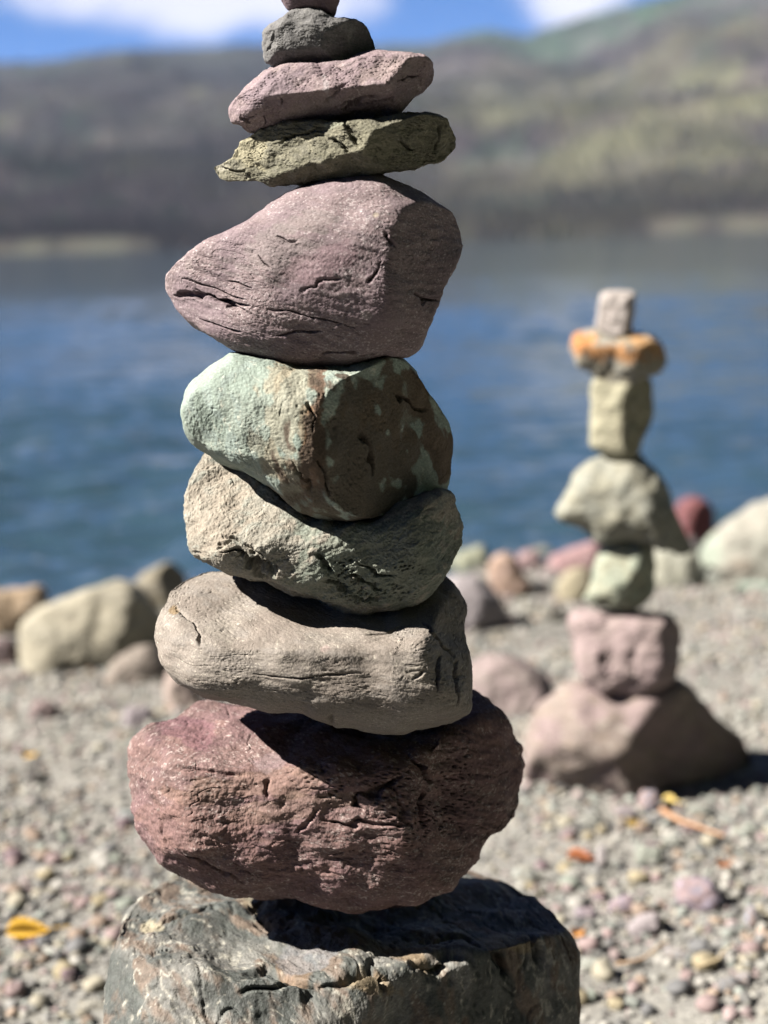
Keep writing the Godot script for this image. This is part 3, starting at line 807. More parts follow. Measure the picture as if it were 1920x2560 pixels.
	# pink slab
	make_stone("stone", {t = T1, z = STACK_Z, group = g, N = 500, K = 135, KB = 26, F = 1.2, B = 1.1, n = 2.6, seed = 18, pale = 0.78,
		label = "pinkish mauve slab with broken lower edge on the olive slab",
		o = [411, 510, 424, 470, 450, 440, 490, 405, 540, 365, 580, 330, 620, 309, 660, 297, 710, 291, 780, 288, 850, 286, 910, 284, 952, 276, 1010, 250, 1060, 242, 1130, 239, 1200, 239, 1262, 249, 1312, 266, 1345, 295, 1355, 340, 1346, 380, 1312, 410, 1272, 436, 1240, 470, 1200, 512, 1152, 546, 1050, 560, 950, 566, 860, 566, 780, 566, 700, 576, 620, 591, 560, 606, 520, 612, 482, 596, 464, 577, 430, 568, 415, 542],
		facets = [[700, 430, 0.82, 0.16, -0.85, 0.12], [720, 515, 0.84, 0.1, 0.5, 0.05], [1080, 405, 0.86, -0.05, 1.3, 0.035], [900, 470, 0.90, 0.0, 0.9, 0.04], [1270, 340, 0.45, -1.3, 0.5, 0.08], [480, 500, 0.45, 0.9, 0.0, 0.14]],
		grooves = [[10, 8, 905, 400, 930, 388, 950, 386], [9, 6, 860, 470, 900, 440, 920, 410], [6, 4, 580, 530, 582, 550, 580, 570], [9, 5, 470, 545, 500, 555, 540, 540], [6, 4, 655, 450, 660, 465, 660, 480], [8, 6, 1180, 380, 1220, 362, 1280, 350], [16, 9, 920, 480, 1020, 470, 1150, 455]],
		stains = [[860, 410, 14, 50, -0.2, Color(0.58, 0.52, 0.54), 0.7], [1150, 330, 140, 40, -0.2, Color(0.44, 0.35, 0.34), 0.5], [780, 500, 160, 24, -0.2, Color(0.46, 0.38, 0.37), 0.6], [620, 400, 120, 60, -0.6, Color(0.36, 0.285, 0.33), 0.6]],
		style = {c1 = Color(0.36, 0.275, 0.305), c2 = Color(0.41, 0.32, 0.33), c3 = Color(0.32, 0.25, 0.27), vein = [Color(0.62, 0.55, 0.55), 0.035, 4.0], cf = 1.6, tone = 0.18, lump = [0.05, 1.8], fbm = [0.014, 3.2], grain = [0.006, 22.0], strata = [0.004, 6.0], crack = [0.010, 2.2, 0.04], pit = [0.014, 14.0, 0.38], flake = 4.0, fleck = 0.75, bed = Vector3(-0.3, 1.0, 0.1), stretch = 2.4}})
	# grey stone
	make_stone("stone", {t = T1, z = STACK_Z, group = g, N = 320, K = 110, KB = 24, F = 0.85, B = 0.8, n = 3.0, seed = 19, pale = 0.85,
		label = "blocky dark grey stone with flat chipped face on the pink slab",
		o = [566, 235, 570, 162, 585, 130, 620, 108, 660, 72, 690, 52, 740, 42, 820, 44, 860, 60, 895, 78, 950, 84, 1000, 95, 1040, 120, 1060, 150, 1073, 190, 1086, 240, 1050, 256, 1000, 270, 930, 288, 880, 298, 780, 298, 700, 299, 620, 306, 598, 302, 572, 280],
		facets = [[720, 170, 0.92, 0.12, -0.22, 0.06], [700, 100, 0.80, 0.1, -1.3, 0.06], [860, 190, 0.88, -0.8, 0.1, 0.05], [760, 255, 0.80, 0.0, 1.1, 0.06], [600, 190, 0.68, 1.2, 0.0, 0.06], [960, 130, 0.62, -0.4, -0.9, 0.05]],
		grooves = [[7, 5, 618, 145, 612, 200, 590, 230]],
		stains = [[950, 130, 50, 20, 0.2, Color(0.34, 0.35, 0.34), 0.7], [965, 165, 14, 30, 0.1, Color(0.36, 0.37, 0.35), 0.7]],
		style = {c1 = Color(0.21, 0.21, 0.215), c2 = Color(0.25, 0.25, 0.25), c3 = Color(0.17, 0.17, 0.175), vein = [Color(0.40, 0.40, 0.38), 0.03, 4.0], cf = 1.8, tone = 0.2, lump = [0.05, 1.8], fbm = [0.016, 3.0], grain = [0.007, 18.0], crack = [0.010, 2.2, 0.04], pit = [0.012, 12.0, 0.36]}})
	# top pebble, cut by the frame
	make_stone("stone", {t = T1, z = STACK_Z, group = g, N = 240, K = 80, KB = 20, F = 0.8, B = 0.8, n = 2.4, seed = 20, pale = 0.85, mat = "smooth",
		label = "small rounded mauve stone topping the tall stack",
		o = [650, -10, 642, -55, 672, -105, 740, -135, 830, -135, 902, -95, 926, -40, 921, 0, 912, 32, 895, 76, 870, 70, 820, 58, 740, 54, 690, 50, 668, 30],
		style = {c1 = Color(0.24, 0.175, 0.20), c2 = Color(0.29, 0.215, 0.24), c3 = Color(0.20, 0.15, 0.17), cf = 1.8, tone = 0.2, fbm = [0.012, 3.2], grain = [0.006, 18.0], pit = [0.010, 12.0, 0.36], crack = [0.008, 2.0, 0.04]}})

func as_light_as(c: Color, like: Color) -> Color:
	var k := (0.2126 * like.r + 0.7152 * like.g + 0.0722 * like.b) / (0.2126 * c.r + 0.7152 * c.g + 0.0722 * c.b)
	return Color(c.r * k, c.g * k, c.b * k)

func soft(c1: Color, c2: Color, c3 = null) -> Dictionary:
	c2 = as_light_as(c2, c1)
	return {c1 = c1, c2 = c2, c3 = c3 if c3 != null else c1.lerp(c2, 0.5), cf = 1.8, tone = 0.22, lump = [0.07, 1.6], fbm = [0.02, 3.2], grain = [0.006, 14.0], crack = [0.010, 2.0, 0.05], vein = [Color(0.5, 0.47, 0.42), 0.03, 4.0]}

func far_stack() -> void:
	var g := "stones of the smaller stack behind"
	var d := {z = STACK2_Z, group = g, N = 150, K = 46, KB = 14, mat = "far_stone"}
	var put := func(called: String, s: Dictionary):
		s.merge(d)
		make_stone(called, s)
	put.call("boulder", {t = T7, cat = "boulder", seed = 31, F = 0.75, B = 0.8, n = 2.7, label = "broad mauve-brown boulder under the smaller stone stack",
		o = [318, 1145, 330, 1000, 340, 860, 350, 720, 372, 620, 420, 530, 500, 470, 620, 436, 800, 430, 1000, 425, 1130, 415, 1195, 450, 1260, 530, 1350, 610, 1450, 690, 1540, 800, 1575, 950, 1530, 1090, 1400, 1175, 1200, 1225, 900, 1260, 600, 1260, 400, 1220],
		facets = [[620, 600, 0.82, 0.25, -0.75, 0.12], [560, 780, 0.95, 0.45, 1.1, 0.10], [960, 700, 0.85, -1.05, 0.45, 0.10]],
		style = soft(Color(0.34, 0.265, 0.265), Color(0.27, 0.225, 0.205), Color(0.22, 0.18, 0.155))})
	put.call("stone", {t = T7, seed = 32, F = 0.85, B = 0.8, n = 3.6, label = "squarish pale pink block on the mauve-brown boulder",
		o = [570, 95, 598, 62, 700, 48, 850, 52, 950, 60, 1080, 74, 1130, 108, 1150, 160, 1146, 280, 1130, 380, 1062, 458, 960, 498, 820, 492, 720, 480, 650, 440, 610, 350, 590, 250, 575, 160],
		facets = [[760, 110, 0.9, 0.0, -0.9, 0.10], [760, 280, 0.95, 0.15, 0.05, 0.10], [1090, 250, 0.72, -1.5, 0.0, 0.10], [800, 440, 0.8, 0.0, 0.8, 0.10]],
		grooves = [[46, 9, 770, 250, 775, 330, 790, 400], [30, 6, 900, 240, 890, 330, 890, 400]],
		style = soft(Color(0.42, 0.33, 0.335), Color(0.38, 0.305, 0.30))})
	put.call("stone", {t = T6, seed = 33, F = 0.85, B = 0.8, n = 2.8, label = "small pale green stone propped on the pink block",
		o = [735, 1600, 788, 1530, 900, 1500, 1020, 1510, 1042, 1600, 1047, 1700, 1042, 1780, 1000, 1850, 930, 1885, 800, 1880, 700, 1850, 662, 1818, 690, 1780, 715, 1690],
		facets = [[830, 1680, 0.9, 0.35, -0.25, 0.10], [960, 1720, 0.80, -0.95, 0.45, 0.05]],
		style = soft(Color(0.42, 0.43, 0.33), Color(0.37, 0.42, 0.34))})
	put.call("stone", {t = T6, seed = 34, F = 0.72, B = 0.7, n = 2.6, label = "wide grey-green stone with pointed pale left end",
		o = [512, 1362, 548, 1290, 590, 1210, 640, 1132, 700, 1080, 760, 1056, 850, 1052, 950, 1038, 1002, 1080, 1050, 1130, 1092, 1190, 1132, 1290, 1162, 1360, 1202, 1440, 1240, 1510, 1248, 1565, 1180, 1588, 1100, 1556, 1030, 1532, 940, 1522, 840, 1524, 760, 1520, 700, 1480, 620, 1430, 545, 1402],
		facets = [[700, 1180, 0.75, 0.35, -0.8, 0.10], [830, 1330, 0.94, 0.1, 0.15, 0.10], [1060, 1300, 0.85, -0.9, 0.15, 0.08], [800, 1460, 0.8, 0.0, 0.8, 0.10]],
		style = soft(Color(0.38, 0.375, 0.30), Color(0.30, 0.31, 0.27))})
	put.call("stone", {t = T6, seed = 35, F = 0.8, B = 0.8, n = 3.0, label = "upright cream stone standing on end in the smaller stack",
		o = [710, 655, 800, 630, 900, 630, 960, 630, 1030, 640, 1036, 760, 1036, 850, 1012, 920, 972, 980, 952, 1050, 900, 1075, 830, 1080, 742, 1032, 700, 990, 705, 850],
		facets = [[780, 850, 0.85, 0.35, 0.0, 0.06], [885, 850, 0.96, -0.95, 0.05, 0.04]],
		style = soft(Color(0.47, 0.45, 0.33), Color(0.42, 0.41, 0.30))})
	put.call("stone", {t = T6, seed = 36, F = 0.8, B = 0.8, n = 2.8, label = "flat pale stone with orange rim lying on the upright cream stone",
		o = [598, 442, 610, 402, 640, 388, 740, 372, 850, 372, 920, 384, 1000, 398, 1060, 428, 1100, 480, 1111, 540, 1090, 590, 1042, 625, 962, 642, 940, 680, 900, 697, 820, 687, 750, 642, 700, 602, 640, 566, 614, 510],
		facets = [[820, 430, 0.7, 0.0, -1.8, 0.08], [780, 540, 0.9, 0.2, 0.5, 0.08], [1000, 520, 0.75, -0.9, 0.3, 0.06]],
		stains = [[650, 440, 90, 70, 0.3, Color(0.62, 0.28, 0.10), 0.95], [840, 500, 190, 48, 0.05, Color(0.60, 0.30, 0.12), 0.9], [1010, 460, 110, 46, 0.3, Color(0.58, 0.33, 0.14), 0.85]],
		style = soft(Color(0.44, 0.41, 0.32), Color(0.42, 0.42, 0.39))})
	put.call("stone", {t = T6, seed = 37, F = 0.8, B = 0.8, n = 4.0, label = "small whitish upright block topping the smaller stack",
		o = [758, 188, 785, 172, 860, 168, 932, 172, 946, 190, 941, 260, 931, 340, 926, 402, 882, 432, 830, 432, 800, 416, 772, 398, 735, 355, 744, 270],
		facets = [[840, 280, 0.92, 0.2, 0.0, 0.08], [910, 320, 0.8, -1.0, 0.2, 0.06]],
		style = soft(Color(0.55, 0.50, 0.48), Color(0.50, 0.46, 0.44))})

func shore_stones() -> void:
	var put := func(called: String, base_px: Vector2, s: Dictionary):
		var tr: Array = s.t
		var p := ground_hit(Vector2(tr[0] + base_px.x * tr[2], tr[1] + base_px.y * tr[2]))
		s.z = p.z - s.get("deep", 0.05)
		s.merge({N = 96, K = 28, KB = 10, mat = "far_stone", F = 0.75, B = 0.75, n = 2.7})
		make_stone(called, s)
	var cream := Color(0.45, 0.42, 0.33)
	var cream2 := Color(0.38, 0.36, 0.29)
	# left shore
	put.call("boulder", Vector2(320, 600), {t = T8, seed = 51, cat = "boulder", deep = 0.12, label = "big cream boulder with sloping top at the water's edge",
		o = [88, 430, 110, 378, 200, 300, 330, 248, 480, 193, 560, 186, 650, 228, 700, 290, 735, 350, 745, 450, 700, 560, 620, 660, 420, 700, 240, 690, 130, 650, 92, 540],
		facets = [[400, 400, 0.95, 0.15, -0.35, 0.12], [580, 430, 0.85, -1.0, 0.2, 0.06]], style = soft(cream, cream2)})
	put.call("boulder", Vector2(40, 440), {t = T8, seed = 52, cat = "boulder", deep = 0.10, label = "flat-topped orange-tan boulder by the water, partly hidden by the cream one",
		o = [-130, 240, 0, 222, 100, 214, 185, 212, 218, 250, 205, 330, 150, 430, 60, 520, -120, 500], facets = [[60, 290, 0.9, 0.0, -0.7, 0.1]], style = soft(Color(0.50, 0.38, 0.26), Color(0.44, 0.34, 0.24))})
	put.call("stone", Vector2(720, 330), {t = T8, seed = 53, deep = 0.10, label = "brown-tan stone in the lake shallows behind the cream boulder",
		o = [590, 230, 640, 170, 700, 125, 768, 98, 820, 130, 860, 200, 880, 300, 820, 390, 700, 400, 610, 340], facets = [[740, 170, 0.8, -0.8, -0.4, 0.08]], style = soft(Color(0.30, 0.27, 0.20), Color(0.20, 0.185, 0.15))})
	put.call("stone", Vector2(20, 590), {t = T8, seed = 54, deep = 0.08, label = "dark purple-brown stone beside the cream boulder",
		o = blob(10, 530, 90, 85, 4), style = soft(Color(0.22, 0.165, 0.175), Color(0.16, 0.125, 0.13))})
	put.call("stone", Vector2(620, 660), {t = T8, seed = 55, deep = 0.07, label = "low brown-grey stone half sunk in gravel below the cream boulder",
		o = [480, 620, 530, 550, 600, 500, 680, 478, 740, 520, 780, 600, 800, 700, 650, 740, 500, 710], style = soft(Color(0.30, 0.255, 0.225), Color(0.24, 0.21, 0.185))})
	put.call("stone", Vector2(830, 780), {t = T8, seed = 56, deep = 0.05, label = "pale pinkish tan stone just behind the red stack stone",
		o = [760, 620, 800, 590, 860, 640, 920, 700, 940, 780, 880, 850, 790, 830, 750, 730], style = soft(Color(0.42, 0.36, 0.31), Color(0.36, 0.29, 0.27))})
	put.call("stone", Vector2(640, 860), {t = T8, seed = 57, deep = 0.03, label = "mauve-grey cobble near the red stack stone",
		o = blob(635, 815, 70, 60, 7), style = soft(Color(0.36, 0.32, 0.35), Color(0.29, 0.26, 0.28))})
	put.call("stone", Vector2(215, 825), {t = T8, seed = 58, deep = 0.03, label = "dusty pink cobble alone on the gravel below the cream boulder",
		o = blob(205, 780, 62, 46, 8), style = soft(Color(0.38, 0.29, 0.29), Color(0.30, 0.24, 0.24))})
	put.call("stone", Vector2(60, 665), {t = T8, seed = 59, deep = 0.04, label = "flat pale pink stone beneath the dark purple-brown stone",
		o = blob(55, 645, 80, 34, 9), style = soft(Color(0.42, 0.35, 0.33), Color(0.34, 0.30, 0.28))})
	put.call("stone", Vector2(165, 1140), {t = T8, seed = 60, deep = 0.02, label = "small dark brown-grey stone on gravel beside a yellow leaf",
		o = blob(165, 1100, 36, 42, 10), style = soft(Color(0.13, 0.12, 0.115), Color(0.10, 0.095, 0.09))})
	put.call("stone", Vector2(560, 1640), {t = T8, seed = 61, deep = 0.05, label = "flat cream stone beside the veined boulder",
		o = blob(545, 1600, 110, 50, 11), style = soft(Color(0.46, 0.42, 0.35), Color(0.40, 0.37, 0.31))})
	put.call("stone", Vector2(120, 1960), {t = T8, seed = 62, deep = 0.02, label = "pale buff cobble below the large yellow leaf",
		o = blob(118, 1930, 58, 36, 12), style = soft(Color(0.44, 0.42, 0.35), Color(0.36, 0.34, 0.29))})
	put.call("stone", Vector2(440, 2170), {t = T8, seed = 63, deep = 0.02, label = "pale grey-buff cobble beside the veined boulder's foot",
		o = blob(440, 2140, 72, 40, 13), style = soft(Color(0.42, 0.41, 0.36), Color(0.35, 0.34, 0.30))})
	put.call("stone", Vector2(310, 2210), {t = T8, seed = 64, deep = 0.02, label = "pale blue-green cobble beside the buff cobble",
		o = blob(310, 2195, 58, 34, 14), style = soft(Color(0.38, 0.42, 0.41), Color(0.32, 0.36, 0.35))})
	put.call("stone", Vector2(40, 1440), {t = T8, seed = 65, deep = 0.03, label = "low cream cobble in a patch of fine gravel",
		o = blob(45, 1420, 62, 30, 15), style = soft(Color(0.42, 0.39, 0.32), Color(0.36, 0.33, 0.28))})
	put.call("stone", Vector2(590, 1310), {t = T8, seed = 66, deep = 0.03, label = "pale blue-grey cobble beside the red stack stone",
		o = blob(590, 1275, 52, 40, 16), style = soft(Color(0.38, 0.41, 0.41), Color(0.33, 0.36, 0.36))})
	# right shore
	put.call("boulder", Vector2(1520, 1745), {t = T6, seed = 71, cat = "boulder", deep = 0.12, label = "large pale tan boulder with mint patch at the water's edge",
		o = [1290, 1640, 1310, 1540, 1370, 1470, 1440, 1410, 1520, 1350, 1600, 1310, 1700, 1290, 1850, 1310, 1950, 1450, 1960, 1700, 1850, 1830, 1600, 1850, 1400, 1840, 1310, 1760],
		facets = [[1560, 1440, 0.9, 0.1, -0.7, 0.1]], stains = [[1350, 1580, 70, 90, 0.2, Color(0.38, 0.45, 0.38), 0.8], [1540, 1640, 80, 40, 0.2, Color(0.34, 0.29, 0.24), 0.7]], style = soft(Color(0.41, 0.395, 0.35), Color(0.38, 0.385, 0.34))})
	put.call("stone", Vector2(1270, 1545), {t = T6, seed = 72, deep = 0.06, label = "dark red stone in the shallows behind the smaller stack",
		o = [1160, 1340, 1200, 1290, 1260, 1275, 1330, 1300, 1365, 1350, 1370, 1440, 1340, 1520, 1250, 1560, 1170, 1500], facets = [[1280, 1380, 0.8, -0.8, 0.2, 0.06]], style = soft(Color(0.26, 0.085, 0.085), Color(0.18, 0.075, 0.09))})
	put.call("stone", Vector2(1170, 1760), {t = T6, seed = 73, deep = 0.06, label = "squat pale grey-green stone behind the smaller stack",
		o = [1040, 1570, 1110, 1545, 1200, 1560, 1280, 1580, 1300, 1680, 1290, 1770, 1180, 1800, 1060, 1790, 1035, 1680], style = soft(Color(0.40, 0.40, 0.33), Color(0.34, 0.35, 0.30))})
	put.call("stone", Vector2(1580, 1790), {t = T6, seed = 74, deep = 0.03, label = "thin flat mint green stone below the pale tan boulder",
		o = blob(1590, 1765, 130, 34, 24), style = soft(Color(0.38, 0.46, 0.40), Color(0.34, 0.41, 0.36))})
	put.call("stone", Vector2(100, 2010), {t = T6, seed = 75, deep = 0.08, label = "smooth lavender-grey egg-shaped stone behind the tan stack stone",
		o = [-110, 1800, -60, 1720, 20, 1700, 110, 1716, 180, 1780, 245, 1870, 265, 1930, 230, 1990, 120, 2030, 0, 2040, -100, 1980], facets = [[140, 1900, 0.8, -0.7, 0.3, 0.1]], style = soft(Color(0.40, 0.365, 0.385), Color(0.37, 0.34, 0.36))})
	put.call("stone", Vector2(270, 1820), {t = T6, seed = 76, deep = 0.06, label = "peach-coloured stone with dark notch beside the lavender egg stone",
		o = [150, 1660, 180, 1600, 240, 1575, 300, 1600, 340, 1680, 385, 1740, 370, 1800, 300, 1840, 210, 1820, 160, 1750], grooves = [[40, 14, 300, 1600, 310, 1650, 330, 1690]], style = soft(Color(0.46, 0.33, 0.26), Color(0.40, 0.29, 0.25))})
	put.call("stone", Vector2(380, 1690), {t = T6, seed = 77, deep = 0.06, label = "small pink stone behind the peach-coloured stone",
		o = blob(370, 1620, 66, 62, 27), style = soft(Color(0.42, 0.29, 0.30), Color(0.35, 0.25, 0.26))})
	put.call("stone", Vector2(600, 1690), {t = T6, seed = 78, deep = 0.07, label = "long rose-pink stone lying behind the smaller stack",
		o = [470, 1650, 500, 1590, 580, 1560, 660, 1530, 740, 1520, 780, 1580, 780, 1680, 700, 1730, 560, 1740, 480, 1710], style = soft(Color(0.42, 0.26, 0.275), Color(0.36, 0.24, 0.25))})
	put.call("stone", Vector2(610, 1850), {t = T6, seed = 79, deep = 0.05, label = "cream-yellow stone beside the small pale green stone",
		o = [520, 1760, 560, 1690, 620, 1660, 690, 1670, 720, 1740, 700, 1830, 620, 1880, 540, 1850], style = soft(Color(0.44, 0.40, 0.28), Color(0.38, 0.34, 0.25))})
	put.call("stone", Vector2(70, 1690), {t = T6, seed = 80, deep = 0.07, label = "yellow-green stone at the waterline behind the peach stone",
		o = blob(70, 1620, 90, 70, 30, -0.4), style = soft(Color(0.40, 0.41, 0.30), Color(0.33, 0.36, 0.29))})
	put.call("stone", Vector2(500, 1960), {t = T6, seed = 81, deep = 0.04, label = "dark grey stone on gravel between the egg stone and pink block",
		o = blob(500, 1910, 62, 54, 31), style = soft(Color(0.20, 0.19, 0.17), Color(0.15, 0.145, 0.13))})
	put.call("boulder", Vector2(250, 640), {t = T7, seed = 82, cat = "boulder", deep = 0.12, label = "low mauve-grey boulder between the two stone stacks",
		o = [-60, 480, 0, 380, 90, 310, 200, 285, 320, 310, 420, 380, 490, 480, 500, 600, 420, 700, 250, 760, 50, 720, -60, 620], style = soft(Color(0.37, 0.30, 0.30), Color(0.30, 0.255, 0.245))})
	put.call("stone", Vector2(430, 1800), {t = T6, seed = 83, deep = 0.04, label = "mauve cobble beside the cream-yellow stone",
		o = blob(440, 1790, 60, 50, 33), style = soft(Color(0.36, 0.29, 0.30), Color(0.29, 0.25, 0.25))})
	var heap := [[-60, 1640, 70, 50, 0.42, 0.44, 0.36, "pale yellow-green stone at the waterline next to the mint-topped stack stone"], [190, 1560, 60, 44, 0.38, 0.29, 0.29, "dusky pink stone at the waterline above the peach stone"], [300, 1770, 46, 36, 0.33, 0.30, 0.29, "small brown-grey stone touching the peach-coloured stone"], [440, 1580, 60, 40, 0.30, 0.30, 0.26, "grey stone at the waterline between two pink stones"], [560, 1620, 44, 30, 0.36, 0.34, 0.28, "small khaki stone leaning on the long rose-pink stone"], [480, 1700, 54, 40, 0.42, 0.36, 0.34, "pale pink stone in front of the long rose-pink stone"], [1330, 1450, 50, 60, 0.30, 0.17, 0.18, "dull red stone in the shallows by the dark red stone"], [1400, 1400, 70, 50, 0.34, 0.24, 0.26, "mauve-red stone in the shallows next to the pale tan boulder"], [1230, 1540, 56, 50, 0.17, 0.15, 0.155, "blackish stone under the dark red stone"], [1360, 1720, 56, 46, 0.38, 0.40, 0.36, "grey-mint stone at the foot of the pale tan boulder"], [1440, 1770, 60, 36, 0.42, 0.40, 0.34, "buff stone beside the thin flat mint stone"], [380, 1880, 44, 34, 0.38, 0.36, 0.31, "small buff stone on gravel below the mauve cobble"], [300, 1960, 50, 36, 0.30, 0.30, 0.27, "small grey stone beside the lavender egg stone"], [1365, 1610, 86, 100, 0.36, 0.42, 0.36, "mint-grey upright stone leaning on the pale tan boulder"], [1530, 1650, 110, 76, 0.33, 0.31, 0.27, "grey-brown stone in front of the pale tan boulder"], [640, 1950, 46, 34, 0.36, 0.35, 0.30, "small khaki stone beside the pink block"]]
	for i in heap.size():
		var h: Array = heap[i]
		put.call("stone", Vector2(h[0], h[1] + h[3]), {t = T6, seed = 140 + i, deep = 0.05, label = h[7], group = "stones heaped along the waterline",
			o = blob(h[0], h[1], h[2], h[3], 70 + i, 0.2 * (i % 3 - 1)), style = soft(Color(h[4], h[5], h[6]), Color(h[6], h[5], h[4]).lerp(Color(h[4], h[5], h[6]), 0.6))})
	# cobbles in the gravel, one by one
	var cob := func(tr: Array, x: float, y: float, rx: float, ry: float, c: Color, label: String, turn := 0.0, sd := 0):
		put.call("cobble", Vector2(x, y + ry * 0.9), {t = tr, seed = 100 + sd, cat = "cobble", deep = rx * tr[2] / 3733.0 * 2.0 * 0.5, N = 60, K = 18, KB = 8, mat = "cobble", label = label, group = "cobbles lying in the beach gravel",
			o = blob(x, y, rx, ry, 40 + sd, turn), style = soft(c, Color(c.b * 1.05, c.g, c.r * 0.95))})
	cob.call(T7, 985, 1050, 55, 62, Color(0.46, 0.32, 0.27), "upright peach cobble at the foot of the mauve-brown boulder", 0.0, 1)
	cob.call(T7, 690, 1155, 60, 46, Color(0.30, 0.31, 0.29), "dark grey cobble at the foot of the mauve-brown boulder", 0.0, 2)
	cob.call(T7, 985, 1335, 72, 58, Color(0.34, 0.36, 0.31), "round grey-green cobble in the gravel", 0.0, 3)
	cob.call(T7, 1245, 1540, 130, 92, Color(0.42, 0.31, 0.32), "largest rose-pink cobble lying in the gravel", 0.5, 4)
	cob.call(T7, 845, 1595, 78, 46, Color(0.38, 0.29, 0.31), "flat mauve-pink cobble in the gravel", -0.2, 5)
	cob.call(T7, 970, 1700, 92, 60, Color(0.40, 0.36, 0.38), "lavender-grey wedge cobble near the largest pink cobble", -0.5, 6)
	cob.call(T7, 660, 1640, 60, 40, Color(0.36, 0.29, 0.31), "small mauve cobble beside the flat mauve-pink one", 0.0, 7)
	cob.call(T7, 690, 1905, 62, 40, Color(0.42, 0.43, 0.38), "pale mint-grey cobble near the veined boulder", 0.0, 8)
	cob.call(T7, 1110, 1255, 50, 36, Color(0.40, 0.41, 0.37), "pale grey cobble beside the rusty twig", 0.0, 9)
	cob.call(T7, 1460, 1220, 60, 34, Color(0.44, 0.43, 0.36), "pale buff cobble near the smaller stack's shadow", 0.0, 10)
	cob.call(T7, 340, 1440, 62, 52, Color(0.42, 0.40, 0.34), "buff cobble between veined boulder and red stone", 0.0, 11)
	cob.call(T7, 870, 1110, 56, 32, Color(0.33, 0.29, 0.31), "mauve-grey cobble under the mauve-brown boulder", 0.2, 12)
	cob.call(T7, 1245, 1095, 56, 34, Color(0.34, 0.36, 0.33), "grey-green cobble at the edge of the stack's shadow", 0.0, 13)
	cob.call(T7, 1400, 2010, 60, 46, Color(0.24, 0.25, 0.27), "dark slate-grey cobble in the gravel", 0.0, 14)
	cob.call(T7, 1470, 1980, 50, 40, Color(0.42, 0.35, 0.32), "pinkish buff cobble beside the dark slate cobble", 0.0, 15)
	cob.call(T7, 1130, 1850, 70, 34, Color(0.44, 0.38, 0.34), "long pinkish buff cobble in the gravel", 0.2, 16)
	cob.call(T7, 740, 1340, 30, 62, Color(0.44, 0.39, 0.38), "narrow pale pink cobble standing on edge", 0.0, 17)
	cob.call(T7, 1520, 1650, 34, 60, Color(0.45, 0.33, 0.27), "narrow orange-pink cobble standing on edge", 0.15, 18)

func pebble_mesh(seed_: int) -> ArrayMesh:
	var rows := 8
	var cols := 12
	var pos := PackedVector3Array()
	var sq := Vector3(1.0, 0.62 + 0.05 * (seed_ % 4), 0.82 + 0.06 * (seed_ % 3))
	for k in rows:
		var th := PI * k / (rows - 1)
		for j in cols:
			var ph := TAU * j / cols
			var d := Vector3(sin(th) * cos(ph), cos(th), sin(th) * sin(ph))
			var e := pow(pow(absf(d.x), 3.0) + pow(absf(d.y), 3.0) + pow(absf(d.z), 3.0), -1.0 / 3.0)
			pos.append(d * e * sq * (1.0 + 0.28 * na.get_noise_3dv(d * 0.9 + Vector3(seed_ * 5.0, 0, 0)) + 0.10 * na.get_noise_3dv(d * 2.5 + Vector3(0, seed_ * 5.0, 0))))
	var nrm := grid_normals(pos, rows, cols)
	var idx := PackedInt32Array()
	for i in pos.size():
		if nrm[i].dot(pos[i]) < 0.0: nrm[i] = -nrm[i]
	for k in rows - 1:
		for j in cols:
			var j2 := (j + 1) % cols
			var a := k * cols + j
			var b := a + cols
			var c := (k + 1) * cols + j2
			var d := k * cols + j2
			if k < rows - 2: idx.append_array([a, b, c])
			if k > 0: idx.append_array([a, c, d])
	var arr := []
	arr.resize(Mesh.ARRAY_MAX)
	arr[Mesh.ARRAY_VERTEX] = pos
	arr[Mesh.ARRAY_NORMAL] = nrm
	arr[Mesh.ARRAY_INDEX] = idx
	var mesh := ArrayMesh.new()
	mesh.add_surface_from_arrays(Mesh.PRIMITIVE_TRIANGLES, arr)
	mesh.surface_set_material(0, mats["pebble"])
	return mesh

func pebble_colour() -> Color:
	var k := rng.randf()
	var c := Color(0.41, 0.41, 0.382)
	if k < 0.14: c = Color(0.40, 0.32, 0.32)
	elif k < 0.26: c = Color(0.34, 0.37, 0.345)
	elif k < 0.40: c = Color(0.27, 0.27, 0.265)
	elif k < 0.50: c = Color(0.43, 0.40, 0.32)
	elif k < 0.56: c = Color(0.42, 0.33, 0.26)
	elif k < 0.64: c = Color(0.17, 0.17, 0.175)
	elif k < 0.80: c = Color(0.47, 0.462, 0.43)
	return c * rng.randf_range(0.5, 1.12)

